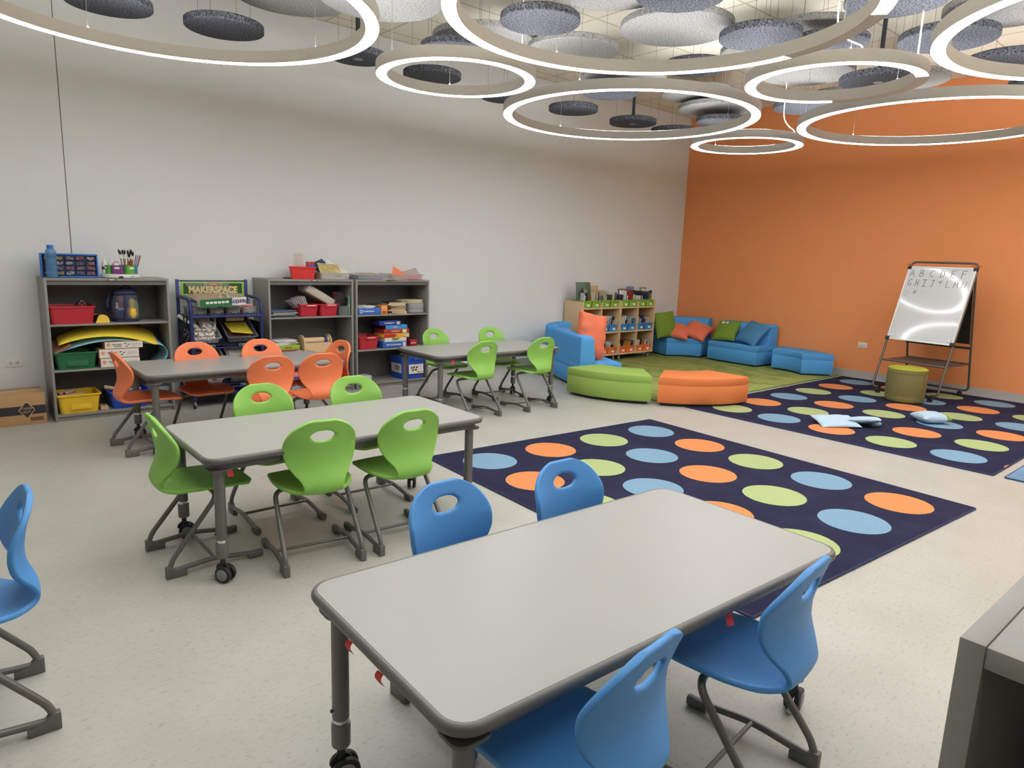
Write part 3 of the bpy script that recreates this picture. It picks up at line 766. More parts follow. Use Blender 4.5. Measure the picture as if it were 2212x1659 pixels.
def bookm(w, th, h, cover):
    """standing book, spine to -Y... w is the depth, th the thickness along x, h the height"""
    m = MB()
    m.bb(-th / 2, -th / 2 + .002, -w / 2, w / 2, 0, h); m.bb(th / 2 - .002, th / 2, -w / 2, w / 2, 0, h); m.bb(-th / 2, th / 2, -w / 2, -w / 2 + .002, 0, h)
    m.bb(-th / 2 + .002, th / 2 - .002, -w / 2 + .002, w / 2 - .003, .002, h - .003, 1)
    return m
def put_bin(col, x, z, label, nbooks, blabel, hmin, hmax, lean, group):
    t = thing('book_bin', label, 'bin', (x, 6.955, z), 0, group)
    MB().tub(.172, .255, .108, .86, .018, .006, .003).build('tub', BINC[col], t)
    MB().bb(-.028, .028, -.0015, 0, -.024, .024).build('label_card', M_WHITE, t, loc=(.01, -.118, .048), rot=(rad(-7), 0, 0))
    m = MB().bb(-.035, .035, -.010, 0, -.012, 0).build('pull_lip', BINC[col], t, loc=(0, -.132, .106), bevel=.003)
    rnd = random.Random(int(x * 1000) + int(z * 777))
    xx = -.062
    for i in range(nbooks):
        th = rnd.uniform(.006, .02); h = rnd.uniform(hmin, hmax); w = rnd.uniform(.14, .20)
        if xx + th > .062: break
        b = bookm(w, th, h, 0).build('picture_book', [rnd.choice(COVERS), M_PAPER], None, (x + xx + th / 2 + .004, 6.955 + rnd.uniform(-.02, .02), z + .012), (0, rad(lean * rnd.uniform(.5, 1.0)), rad(rnd.uniform(-5, 5))))
        tag(b, blabel, 'book', blabel[:40] + ' set')
        xx += th + rnd.uniform(.001, .007)
BX = []
for ux in (7.185, 8.02):
    for k in (.018 + .098, .018 + .098 + .187, .018 + .394 + .108, .018 + .394 + .108 + .187): BX.append(ux + k)
ORD = ['first', 'second', 'third', 'fourth', 'fifth', 'sixth', 'seventh', 'eighth']
for i, x in enumerate(BX):
    put_bin('green', x, .821, '%s green book bin from the left on top of the bin units' % ORD[i], (5, 7, 5, 6, 7, 7, 6, 7)[i], 'picture book standing in the %s green bin from the left' % ORD[i], .15, .25, 6, 'green book bins on the top tier')
for i, x in enumerate(BX):
    if i < 1: continue
    put_bin('blue', x, .457, '%s blue book bin from the left on the middle tier' % ORD[i - 1], 7, 'thin book leaning in the %s blue bin from the left' % ORD[i - 1], .14, .23, 14, 'blue book bins on the middle tier')
for i, x in enumerate(BX):
    if i < 2: continue
    put_bin('orange', x, .116, '%s orange book bin from the left on the bottom tier' % ORD[i - 2], 6, 'book leaning in the %s orange bin from the left' % ORD[i - 2], .12, .19, 18, 'orange book bins on the bottom tier')
# face-out picture books on the top tier
def face_book(label, x, y, z, w, h, tilt, rz, mc, deco):
    t = thing('picture_book', label, 'book', (x, y, z), rot=(rad(-tilt), 0, rad(rz)))
    MB().bb(-w / 2, w / 2, -.006, .006, 0, h).build('cover', mc, t, bevel=.001)
    MB().bb(-w / 2 + .003, w / 2 - .001, -.004, .004, h - .002, h + .001).build('pages', M_PAPER, t)
    for n, m, ol, zz in deco: MB().loft([[(px, -.0066 + e, py) for px, py in ol] for e in (0, .0008)]).build(n, m, t)
    return t
def disc(cx, cy, a, b, n=18): return [(cx + a * math.cos(2 * PI * i / n), cy + b * math.sin(2 * PI * i / n)) for i in range(n)]
face_book('large picture book with a dark portrait on green, leftmost on the bin units', 7.30, 6.93, .930, .235, .26, 8, -18, mat('leaf_green_cover', (70, 92, 62), .35, var=.35, vscale=14),
          [('portrait_shoulders', mat('dark_figure', (34, 30, 32), .5), disc(-.02, .085, .062, .055), 0), ('portrait_head', mat('brown_figure', (70, 48, 40), .5), disc(-.02, .148, .026, .034), 0)])
face_book('brown blank-covered picture book standing tall behind the third green bin', 7.66, 7.06, .86, .20, .275, 4, 0, mat('kraft_cover', (196, 168, 132), .7), [])
face_book('framed-looking white picture book leaning in the fifth green bin', 8.19, 6.92, .86, .21, .235, 14, 10, mat('brown_frame_cover', (92, 66, 56), .4), [('cover_picture', M_PAPER, [(-.085, .03), (.085, .03), (.085, .215), (-.085, .215)], 0), ('cover_window', M_INK, [(-.04, .11), (-.005, .11), (-.005, .19), (-.04, .19)], 0)])
face_book('steel blue picture book standing behind the seventh green bin', 8.50, 7.05, .86, .17, .26, 6, 0, mat('steel_blue_cover', (104, 138, 172), .5), [])
face_book('cream picture book with an arched top design in the eighth green bin', 8.78, 7.02, .86, .16, .25, 6, 0, mat('taupe_cover', (150, 140, 120), .5), [('arch', M_PAPER, disc(0, .17, .06, .06), 0)])
face_book('yellow comic-style book leaning face out in the second green bin', 7.47, 6.90, .86, .12, .155, 8, 4, mat('yellow_comic_cover', (226, 196, 110), .5, var=.5, vscale=60), [('red_band', M_RED, [(-.06, .02), (-.03, .02), (-.03, .15), (-.06, .15)], 0)])
face_book('dark photo-covered book leaning face out in the third green bin', 7.66, 6.89, .86, .13, .14, 8, -4, mat('photo_cover', (92, 104, 122), .4, var=.7, vscale=70), [])

# ------------------------------------------------------------------ tall grey bookcases
def bookcase(label, loc, rz=0, w=.945, d=.42, dark=False, group='grey open bookcases'):
    T = .02; H = 1.213
    t = thing('bookcase', label, 'bookcase', loc, rz, group)
    for s in (-1, 1):
        MB().bb(s * (w / 2 - T / 2) - T / 2, s * (w / 2 - T / 2) + T / 2, 0, d, 0, H).build('side_panel', M_SHELF, t, bevel=.0015)
    MB().bb(-w / 2 + T, w / 2 - T, 0.001, d, H - T - .001, H - .001).build('top_panel', M_SHELF, t, bevel=.0015)
    for z in (.055, .44, .828): MB().bb(-w / 2 + T, w / 2 - T, .003, d - .008, z - T + .004, z).build('shelf', M_SHELF, t, bevel=.0015)
    MB().bb(-w / 2 + T, w / 2 - T, d - .008, d, .0, H - T).build('back_panel', mat('shade_toned_back', (34, 34, 34), .6) if dark else M_SHELF_D, t)  # near-black variant puts the shade inside the near bookcase into its colour
    MB().bb(-w / 2 + T, w / 2 - T, .018, .032, 0, .039).build('toe_kick', M_SHELF, t)
    if not dark: MB().bb(-w / 2 + T, w / 2 - T, .014, .03, H - T - .036, H - T).build('top_rail', M_SHELF_D, t)
    return t
BCY = 6.785
bA = bookcase('grey bookcase at the left with a green bin and rolled foam sheets', (1.243, BCY, 0))
bB = bookcase('grey bookcase right of the storage cart with red bins', (3.093, BCY + .005, 0), w=.93)
bC = bookcase('grey bookcase at the right of the row with a stack of games', (4.063, BCY + .005, 0), w=.95)
bF = bookcase('grey bookcase cut off at the bottom right corner near the camera', (.655, .155 - .4725, 0), -PI / 2, dark=True)
for b in (bA, bB):
    p = MB().prism([(x, y) for x, y in disc(0, 0, .036, .008, 20)], 0, .003).build('name_plate', M_BLACK, b, loc=(0.02, -.0005, 1.202), rot=FRONT)
    MB().prism([(x, y) for x, y in disc(0, 0, .026, .0042, 20)], .003, .0036).build('plate_inlay', M_WHITE, p)

def box_thing(name, label, cat, x0, x1, y0, y1, z0, z1, m, group=None, rz=0, bevel=.002):
    t = MB().bb(-(x1 - x0) / 2, (x1 - x0) / 2, -(y1 - y0) / 2, (y1 - y0) / 2, 0, z1 - z0).build(name, m, None, ((x0 + x1) / 2, (y0 + y1) / 2, z0), (0, 0, rad(rz)), bevel=bevel)
    return tag(t, label, cat, group)
def tub_thing(name, label, x0, x1, yf, yb, z0, z1, m, group=None, rz=0, card=None, taper=.86, lugs=False):
    w, d, h = x1 - x0, yb - yf, z1 - z0
    t = thing(name, label, 'bin', ((x0 + x1) / 2, (yf + yb) / 2, z0), rad(rz), group)
    MB().tub(w, d, h, taper, .028, .008, .003).build('tub', m, t)
    k = taper + (1 - taper) * .5
    if lugs:
        MB().bb(-.075, .075, -.0016, .002, -.035, .035).build('label_panel', m, t, loc=(.01, -d * k / 2 + .0005, h * .42), rot=(math.atan(d * (1 - taper) / 2 / h) * -1, 0, 0), bevel=.001)
        for s in (-1, 1): MB().bb(-.006, .006, -.005, .005, -.016, .0).build('rim_lug', m, t, loc=(s * w * .32, -d / 2 + .002, h * .90))
    if card: card(t, w, d, h)
    return t
def at_shelf(n):
    return (.056, .441, .829, 1.2135)[n]
M_REDBIN = mat('red_bin_plastic', (190, 44, 58), .42, var=.03)
M_GRNBIN = mat('dark_green_bin_plastic', (38, 104, 66), .42, var=.03)
M_YELBIN = mat('yellow_bin_plastic', (240, 194, 48), .42, var=.03)
M_BLUBIN = mat('royal_blue_bin_plastic', (38, 82, 190), .42, var=.03)
def lettering_front(body, size, m, t, x, y, z, sx=1.0, bold=0.0, rx=PI / 2): return text(body, size, m, t, (x, y, z), (rx, 0, 0), sx=sx, bold=bold)
M_WLET = mat('white_lettering', (240, 238, 234), .5); M_KLET = mat('dark_lettering', (40, 38, 40), .5)

# ---- bookcase A, top shelf
tub_thing('storage_bin', 'red bin with a metal wedge on the left bookcase upper shelf', .79, 1.125, 6.80, 7.10, at_shelf(2), .978, M_REDBIN, taper=.9)
m = MB().loft([[(-.04, y, 0), (0, y, .05), (.04, y, 0), (.028, y, 0), (0, y, .036), (-.028, y, 0)] for y in (-.05, .05)])
tag(m.build('metal_bracket', mat('dull_metal', (120, 115, 105), .4, metal=.6), None, (1.045, 6.95, .976), bevel=.002), 'folded dull metal bracket lying on the red bin in the left bookcase', 'bracket')
t = thing('tape_block', 'yellow half-round block with dark sides beside the red bin', 'block', (1.18, 6.86, at_shelf(2)))
ol = [(-.053, 0), (.053, 0), (.052, .03)] + [(.052 * math.cos(rad(a)) , .022 + .05 * math.sin(rad(a))) for a in (20, 45, 70, 95, 120)] + [(-.035, .045)]
MB().loft([[(x, y, z) for x, z in ol] for y in (-.03, -.024)]).build('front_face', mat('bright_yellow', (242, 206, 70), .5), t)
MB().loft([[(x * .97 - .02 * k, y, z * .97) for x, z in ol] for k, y in ((0, -.024), (1, .07))]).build('body', mat('near_black', (36, 34, 36), .5), t)
MB().loft([[(x * .98 - .025, y, z * .98) for x, z in ol] for y in (.07, .078)]).build('rear_face', mat('bright_yellow', (242, 206, 70), .5), t)
# clear backpack with toys
t = thing('clear_backpack', 'clear backpack with navy trim full of coloured toys in the left bookcase', 'backpack', (1.38, 6.94, at_shelf(2)))
M_NTRIM = mat('navy_nylon', (36, 42, 78), .6)
def bagl(k, z, y0=0): return [(x, y + y0, z) for x, y in rr(.205 * k, .17 * k, .05, 5)]
MB().loft([bagl(.96, .0), bagl(1, .02), bagl(1.03, .10), bagl(1.0, .18), bagl(.88, .24), bagl(.55, .275)]).build('clear_body', clear('clear_vinyl', (160, 172, 200), .16, .08), t)
MB().loft([bagl(1.0, .0), bagl(1.04, .012), bagl(1.045, .022)]).build('base_trim', M_NTRIM, t)
MB().loft([bagl(.9, .235), bagl(.96, .25), bagl(.75, .285), bagl(.3, .292)]).build('top_flap', M_NTRIM, t, angle=70)
MB().tube([(-.02, -.088, .02), (-.012, -.09, .12), (-.008, -.082, .20), (-.004, -.06, .25)], .012, 8).build('front_zip', M_NTRIM, t)
MB().tube([(-.09, .02, .25), (-.135, .0, .2), (-.14, -.01, .12), (-.12, .02, .10)], .014, 8, fillet=.03).build('shoulder_strap', M_NTRIM, t)
MB().tube([(-.03, 0, .285), (0, 0, .312), (.04, 0, .308), (.06, 0, .28)], .008, 8, fillet=.02).build('grab_handle', M_NTRIM, t)
MB().bb(-.096, -.03, -.094, -.089, .03, .105).build('front_pocket', M_NTRIM, t, bevel=.002)
tag(MB().lathe([(.0, 0), (.03, .004), (.04, .04), (.038, .09), (.018, .112), (.024, .14), (.024, .165), (.012, .182), (0, .184)], 18).build('toy_figure', mat('toy_yellow', (238, 196, 62), .5), None, (1.425, 6.885, at_shelf(2) + .022), angle=70), 'yellow rounded toy seen through the front of the clear backpack', 'toy')
tag(MB().lathe([(0, 0), (.03, .005), (.038, .05), (.03, .10), (0, .115)], 18).build('toy_ball_bag', mat('toy_red', (150, 36, 40), .5), None, (1.345, 6.90, at_shelf(2) + .12), angle=70), 'dark red stuffed toy in the clear backpack upper left', 'toy')
for i, (dx, dz, rz) in enumerate(((-.05, .095, 30), (-.02, .10, -50), (-.06, .12, 80), (.0, .085, 10))):
    tag(MB().bb(-.03, .03, -.005, .005, -.008, .008).build('toy_stick', M_PAPER, None, (1.37 + dx, 6.885, at_shelf(2) + dz + .02), (0, rad(rz), 0), bevel=.003), 'small white toy stick behind the clear backpack front', 'toy', 'white toy sticks in the clear backpack')
MB().lathe([(.0, .0), (.03, .005), (.032, .1), (.02, .15), (0, .16)], 14).build('side_toy', mat('toy_lime', (150, 170, 60), .5), t, loc=(.078, 0, .03), angle=70)
# ---- on top of bookcase A
Z3 = at_shelf(3)
t = thing('drawer_organizer', 'blue small-parts drawer cabinet on top of the left bookcase', 'organizer', (.99, 7.0, Z3), rad(-3))
M_OB = mat('organizer_blue', (52, 112, 200), .45)
W_, D_, H_ = .40, .15, .198
for s in (-1, 1): MB().bb(s * (W_ / 2) - .006, s * (W_ / 2) + .006, -D_ / 2, D_ / 2, 0, H_).build('side', M_OB, t, bevel=.002)
for z in (.006, H_ - .006): MB().bb(-W_ / 2, W_ / 2, -D_ / 2, D_ / 2, z - .006, z + .006).build('panel', M_OB, t, bevel=.002)
MB().bb(-W_ / 2, W_ / 2, D_ / 2 - .006, D_ / 2, 0, H_).build('back', M_OB, t)
rnd = random.Random(3)
BITS = [mat('bits_%d' % i, c, .5, var=.6, vscale=90) for i, c in enumerate(((150, 146, 150), (230, 190, 90), (90, 84, 96), (200, 90, 100), (100, 96, 160), (230, 222, 214), (190, 140, 120)))]
for r_ in range(4):
    for c_ in range(5):
        x = -W_ / 2 + .012 + (W_ - .024) * (c_ + .5) / 5; z = .016 + (H_ - .03) * (r_ + .5) / 4
        dr = MB().bb(-.0345, .0345, -.074, .06, -.018, .0175).build('drawer', clear('drawer_plastic', (205, 210, 222), .10, .12), t, loc=(x, 0, z), bevel=.002)
        MB().bb(-.012, .012, -.082, -.074, -.004, .002).build('drawer_pull', clear('drawer_plastic', (205, 210, 222), .10, .12), dr)
        mm = MB()
        for q in range(7):
            a = rnd.uniform(-.028, .028); mm.lathe([(0, -.007), (.010, -.004), (.010, .004), (0, .007)], 7, M=Matrix.Translation((a * .8, rnd.uniform(-.064, -.045), rnd.uniform(-.010, .004))) @ Euler((rnd.uniform(0, 3), rnd.uniform(0, 3), 0)).to_matrix().to_4x4())
        o = mm.build('small_parts', BITS[rnd.randrange(7)], dr); o['kind'] = 'stuff'
t = thing('water_bottle', 'tall blue clear water bottle in front of the drawer cabinet', 'bottle', (.845, 6.862, Z3))
MB().lathe([(.036, 0), (.040, .006), (.040, .05), (.038, .056), (.040, .062), (.040, .10), (.038, .106), (.040, .112), (.040, .15), (.038, .156), (.040, .162), (.040, .205), (.034, .226), (.021, .238), (.020, .248)], 28).build('bottle_body', M_CLEARBLUE, t, angle=60)
MB().lathe([(.023, .236), (.0245, .242), (.0245, .264), (.022, .268)], 24).build('cap', mat('bottle_cap_blue', (40, 112, 196), .4), t, angle=60)
tag(MB().lathe([(.15, 0), (.158, .006), (.158, .028), (.15, .034)], 48).build('turntable_base', M_WHITE, None, (1.37, 6.96, Z3)), 'round white turntable base under the coloured art caddy cups', 'turntable')
o = bpy.data.objects['turntable_base']
text('learning', .012, mat('blue_print', (40, 80, 170), .5), o, (.06, -.1475, .016), (PI / 2, 0, rad(22)), name='printed_logo')
MB().loft([[(x, y, z) for x, z in disc(0, 0, .018, .012, 16)] for y in (-.002, .006)]).build('finger_hole', M_INK, o, loc=(-.03, -.1575, .008), rot=(0, 0, rad(-10)))
def cup(col, ang, label):
    t = thing('caddy_cup', label, 'cup', (1.37 + .095 * math.cos(rad(ang)), 6.96 + .095 * math.sin(rad(ang)), Z3 + .035), rad(ang + 90), 'coloured cups of the art caddy')
    w, d, h = .088, .08, .075
    # open cup with an oval hand hole in its front wall
    n = 24; outer = []; inner = []
    m = MB().tub(w, d, h, .94, .01, .001, .002); m.build('cup_wall', col, t)
    MB().loft([[(x, y, z) for x, z in disc(0, 0, .024, .010, 20)] for y in (-.002, .001)]).build('hand_hole', M_PAPER, t, loc=(0, -d / 2 - .0005, .052))
    return t
CG = mat('cup_green', (92, 170, 66), .4); CP = mat('cup_purple', (126, 60, 132), .4); CB = mat('cup_blue', (58, 128, 196), .4)
cup(CP, -112, 'purple cup at the front left of the art caddy'); cup(CG, -62, 'green cup with brushes at the front of the art caddy'); cup(CB, -14, 'blue cup at the right of the art caddy')
cup(CG, -160, 'green cup at the left edge of the art caddy'); cup(CB, 60, 'blue cup at the rear right of the art caddy'); cup(CP, 130, 'purple cup at the rear left of the art caddy')
def brush(x, y, ln, tx, ty, i, blk):
    t = MB()
    t.lathe([(.003, 0), (.004, ln * .5), (.0045, ln * .62)], 8, mi=0); t.lathe([(.0048, ln * .62), (.0052, ln * .80)], 8, mi=1)
    t.lathe([(.0052, ln * .80), (.009, ln * .88), (.007, ln * .96), (.001, ln)], 8, mi=2)
    o = t.build('paintbrush', [mat('brush_handle_brown', (150, 98, 60), .5), M_WHITE, mat('dark_bristle', (46, 34, 30), .8)], None, (x, y, Z3 + .045), (rad(tx), rad(ty), 0))
    tag(o, 'bristle-up paintbrush standing in the art caddy', 'brush', 'paintbrushes in the art caddy')
rnd = random.Random(5)
for i in range(16):
    a = rnd.uniform(-.035, .035); b = rnd.uniform(-.02, .025)
    brush(1.405 + a, 6.885 + b, rnd.uniform(.17, .21), -rnd.uniform(-6, 8), a * 260 + rnd.uniform(-5, 5), i, 0)
for i in range(7):
    a = rnd.uniform(-.03, .03)
    o = MB().lathe([(.0035, 0), (.0035, .15), (.001, .165)], 6).build('pencil', mat('pencil_%d' % (i % 3), ((96, 62, 120), (160, 104, 60), (70, 56, 110))[i % 3], .5), None, (1.462 + a * .8, 6.93 + rnd.uniform(-.02, .02), Z3 + .045), (rad(rnd.uniform(-6, 6)), rad(10 + a * 250), 0))
    tag(o, 'coloured pencil standing at the right side of the art caddy', 'pencil', 'pencils in the art caddy')
for dx, dy, l in ((-.125, .0, 'left'), (-.075, .02, 'middle'), (-.045, -.055, 'right')):
    t = thing('glue_bottle', 'white glue bottle in the art caddy, %s of the three' % l, 'bottle', (1.37 + dx, 6.94 + dy, Z3 + .04))
    MB().lathe([(.022, 0), (.023, .02), (.023, .075), (.02, .088)], 16).build('bottle_body', M_WHITE, t)
    MB().lathe([(.0232, .03), (.0232, .058)], 16, False, False).build('label_wrap', mat('glue_label', (120, 62, 50), .5), t)
    MB().lathe([(.012, .088), (.012, .098), (.006, .106), (.003, .135)], 12).build('nozzle', M_WHITE, t)
o = MB().tube([(.0, -.014, 0), (.016, 0, .004), (0, .014, 0), (-.016, 0, -.004), (0, -.014, 0)], .004, 8, fillet=.012).build('scissor_ring', M_RED, None, (1.325, 6.878, Z3 + .13), (PI / 2, 0, 0))
tag(o, 'red scissor handle ring poking up in the art caddy', 'scissors')
# ---- bookcase A, middle shelf
def sheet(name, label, m, fn, nu=24, nv=8, th=.004):
    vs = []; fs = []
    for j in range(nv + 1):
        for i in range(nu + 1): vs.append(fn(i / nu, j / nv))
    for j in range(nv):
        for i in range(nu):
            a = j * (nu + 1) + i; fs.append((a, a + 1, a + nu + 2, a + nu + 1))
    o = MB().add(vs, fs).build(name, m, None, angle=80)
    sd = o.modifiers.new('s', 'SOLIDIFY'); sd.thickness = th
    return tag(o, label, 'sheet')
Z1 = at_shelf(1)
def yel(u, v):
    x = .84 + .76 * u
    front = .648 + .075 * math.sin(PI * min(1, u * 1.05)) ** .8 - .03 * u; back = .665 + .135 * math.sin(PI * (u * .9 + .03)) ** .7
    return (x + .02 * v, 6.81 + .30 * v, front + (back - front) * (v ** .7) - (.0 if u > .0 else 0))
sheet('foam_sheet', 'yellow foam sheet arched over the boxes in the left bookcase', mat('yellow_foam', (240, 214, 66), .8, var=.04), yel)
def blu(u, v):
    if u < .72:
        q = u / .72; x = .80 + .80 * q; z = .585 + .075 * math.sin(PI * q) + .035 * q
        return (x, 6.815 + .30 * v, z - .004 + (.06 * math.sin(PI * q) + .02) * v)
    q = (u - .72) / .28; a = PI / 2 - q * PI * 1.0
    return (1.60 + .085 * math.cos(a) , 6.815 + .33 * v, .535 + .085 * math.sin(a) * 1.0 + .0 * q + .13 * v * (1 - q) * .6)
sheet('foam_sheet', 'light blue foam sheet curling down at the right of the left bookcase', mat('sky_foam', (140, 190, 208), .8, var=.04), blu, 40, 8)
sheet('foam_sheet', 'brown foam sheet corner showing under the yellow sheet in the left bookcase', mat('brown_foam', (150, 106, 84), .8), lambda u, v: (.80 + .13 * u, 6.80 + .32 * v, .597 + .05 * u + .06 * v - .028 * (1 - u) * (1 - v)), 6, 6)
tub_thing('storage_bin', 'dark green bin on the left bookcase middle shelf', .80, 1.118, 6.80, 7.06, Z1, .588, M_GRNBIN, lugs=True)
def game_box(name, label, x0, x1, z0, z1, y0, y1, side, front, txt, tm, group, rz=0, sz=.03, extra=None):
    t = thing(name, label, 'box', ((x0 + x1) / 2, (y0 + y1) / 2, z0), rad(rz), group)
    w, d, h = x1 - x0, y1 - y0, z1 - z0
    MB().bb(-w / 2, w / 2, -d / 2, d / 2, 0, h).build('carton', side, t, bevel=.0015)
    if front: MB().bb(-w / 2 + .003, w / 2 - .003, -d / 2 - .0012, -d / 2 + .001, .003, h - .003).build('front_print', front, t)
    if txt: text(txt, sz, tm, t, (-w * .05, -d / 2 - .0014, h / 2), FRONT, bold=.0006)
    if extra: extra(t, w, d, h)
    return t
M_WBOX = mat('white_carton', (228, 222, 212), .6); M_KRAFT = mat('kraft_carton', (170, 128, 92), .75)
def kit_print(t, w, d, h):
    g = mat('olive_print', (126, 124, 70), .6)
    MB().loft([[(x, y, z) for x, z in disc(-w / 2 + .03, h / 2 + .006, .016, .016)] for y in (-d / 2 - .0016, -d / 2)]).build('round_logo', mat('salmon_print', (226, 150, 120), .6), t)
    for i in range(3):
        MB().lathe([(.0085, 0), (.0105, 0), (.0105, .0006), (.0085, .0006)], 18, closed=True).build('printed_ring', mat('brown_print', (120, 96, 76), .6), t, loc=(w / 2 - .03 - .026 * i, -d / 2 - .0012, h / 2), rot=FRONT)
    for i, (dx, dz) in enumerate(((.01, .012), (.035, .004), (.02, -.014))):
        MB().loft([[(x, y, z) for x, z in disc(dx, h / 2 + dz, .010, .005)] for y in (-d / 2 - .0016, -d / 2)]).build('printed_part', mat('brown_print', (120, 96, 76), .6), t)
for i, (x0, x1, z0, l) in enumerate(((1.135, 1.445, Z1, 'bottom'), (1.128, 1.442, Z1 + .080, 'middle'), (1.175, 1.476, Z1 + .160, 'top'))):
    t = game_box('kit_box', 'white building kit box in the left bookcase, %s of the three' % l, x0, x1, z0, z0 + (.079 if i < 2 else .062), 6.80, 7.08, M_KRAFT, M_WBOX, None, None, 'white building kit boxes', extra=kit_print)
    text('discovery', .020, mat('olive_print', (126, 124, 70), .6), t, (-.055, -.1416, .047 if i < 2 else .036), FRONT, bold=.0008)
    text('PLANKS', .015, mat('olive_print', (126, 124, 70), .6), t, (-.048, -.1416, .028 if i < 2 else .018), FRONT, bold=.0008)
# ---- bookcase A, bottom shelf
Z0 = at_shelf(0)
tub_thing('storage_bin', 'yellow bin of wooden tubes on the left bookcase bottom shelf', .795, 1.118, 6.80, 7.10, Z0, .222, M_YELBIN, lugs=True)
tub_thing('storage_bin', 'royal blue bin of wooden dowels on the left bookcase bottom shelf', 1.195, 1.505, 6.81, 7.12, Z0, .212, M_BLUBIN, lugs=True)
M_TUBE = mat('cardboard_tube', (206, 176, 142), .8, var=.06)
def tube_thing(label, group, p, q, r, m=M_TUBE, hollow=True, name='cardboard_tube'):
    p, q = Vector(p), Vector(q); L_ = (q - p).length
    M = MB()
    if hollow: M.lathe([(r, 0), (r, L_), (r * .86, L_), (r * .86, 0)], 16, closed=True)
    else: M.lathe([(r, 0), (r, L_)], 14)
    o = M.build(name, m, None, p, (q - p).to_track_quat('Z', 'Y').to_euler())
    return tag(o, label, 'tube', group)
rnd = random.Random(11)
for i in range(9):
    x, y = rnd.uniform(.86, 1.05), rnd.uniform(6.87, 7.02); a = rnd.uniform(-.5, .9); l = rnd.uniform(.08, .15)
    z = .150 + .018 * (i % 4)
    tube_thing('short cardboard tube heaped in the yellow bin', 'cardboard tubes in the yellow bin', (x - l / 2 * math.cos(a), y - l / 2 * math.sin(a), z), (x + l / 2 * math.cos(a), y + l / 2 * math.sin(a), z + rnd.uniform(-.01, .015)), .018)
tube_thing('long pale dowel lying across the left end of the blue bin', None, (1.175, 6.93, .245), (1.32, 6.845, .212), .017, hollow=False)
for i in range(6):
    x, y = rnd.uniform(1.30, 1.42), rnd.uniform(6.88, 7.02); a = rnd.uniform(-.6, .4)
    tube_thing('pale wooden dowel heaped in the royal blue bin', 'dowels in the royal blue bin', (x - .05, y, .165 + .012 * (i % 4)), (x + .05 * math.cos(a), y + .05 * math.sin(a), .172 + .012 * (i % 4)), .014, hollow=False)
for i, x in enumerate((1.135, 1.163)): tube_thing(('left' if i == 0 else 'right') + ' short tube end lying on the bottom shelf between the yellow and blue bins', None, (x, 6.84, Z0 + .018), (x + .004, 6.95, Z0 + .018), .0175, hollow=False)
t = tub_thing('clear_box', 'clear plastic box with lids at the right of the left bookcase bottom shelf', 1.525, 1.685, 6.83, 7.10, Z0, .20, M_CLEAR, taper=.93)
MB().bb(-.08, .08, -.135, .135, .145, .158).build('lid', M_CLEAR, t, bevel=.003)

# ---- bookcase B
BY = 6.80
t = tub_thing('storage_bin', 'bright red bin on top of the bookcase next to the cart', 2.93, 3.19, 6.83, 7.08, Z3, 1.338, mat('bright_red_plastic', (232, 62, 60), .42), rz=-24, taper=.86)
t = box_thing('plastic_packet', 'tall clear pinkish plastic packet standing in the bright red bin', 'packet', 2.985, 3.078, 6.98, 7.0, 1.235, 1.478, clear('pink_clear', (240, 226, 218), .08, .3))
t = box_thing('candy_pouch', 'red and blue pouch sticking out of the bright red bin', 'pouch', 3.085, 3.172, 6.90, 6.93, 1.27, 1.392, mat('pouch_red', (176, 40, 50), .4, var=.3, vscale=30), rz=10)
MB().bb(-.03, .04, -.017, .0, .05, .09).build('blue_print', mat('pouch_blue', (70, 96, 160), .4, var=.5, vscale=50), t)
WB = tub_thing('storage_bin', 'white clear bin heaped with magazines on top of the middle bookcase', 3.20, 3.545, 6.82, 7.14, Z3, 1.283, clear('milky_plastic', (226, 225, 222), .5, .3), taper=.93)
def mag(name, label, x, y, z, w, d, rx, ry, rz, m, group=None, th=.006):
    o = MB().bb(-w / 2, w / 2, -d / 2, d / 2, -th / 2, th / 2).build(name, [m], None, (x, y, z), (rad(rx), rad(ry), rad(rz)), bevel=.001)
    return tag(o, label, 'magazine', group)
mag('magazine', 'yellow and grey covered magazine sloping at the front of the white bin', 3.33, 6.89, 1.315, .23, .17, 42, 4, -6, mat('mag_yellow', (186, 170, 112), .3, var=.6, vscale=22))
mag('magazine', 'dark blue magazine standing behind the yellow one in the white bin', 3.285, 7.0, 1.345, .16, .16, 40, -22, 10, mat('mag_blue', (52, 62, 104), .3, var=.6, vscale=30))
mag('magazine', 'white magazine leaning to the right in the white bin', 3.42, 6.97, 1.33, .20, .18, 34, 30, -14, mat('mag_white', (224, 220, 212), .4, var=.15, vscale=20))
mag('magazine', 'cream booklet sliding over the right rim of the white bin', 3.49, 6.90, 1.296, .14, .16, 22, 26, -20, mat('mag_cream', (226, 220, 200), .4, var=.12, vscale=20))
MB().tube([(-.09, 0, 0), (-.06, 0, .09), (0, 0, .115), (.08, 0, .07), (.12, 0, 0)], .008, 8, fillet=.05).build('carry_handle', M_WHITE, WB, loc=(.03, .15, .066))
tag(MB().lathe([(.007, 0), (.007, .14)], 10).build('marker_pen', M_BLACK, None, (2.84, 6.93, Z3 + .0075), (0, PI / 2, rad(-6))), 'black marker pen lying on the bookcase top left of the red bin', 'pen')
rnd = random.Random(21)
for i in range(9):
    mag('magazine', 'magazine in the flat stack at the left of the middle bookcase upper shelf', 2.795 + rnd.uniform(-.015, .015), 6.92 + rnd.uniform(-.02, .01), .832 + .0075 * i, .26, .20, 0, rnd.uniform(-.5, .5), rnd.uniform(-6, 6), rnd.choice([COVERS[1], COVERS[9], COVERS[5], M_PAPER, COVERS[9]]), 'stacked magazines in the middle bookcase')
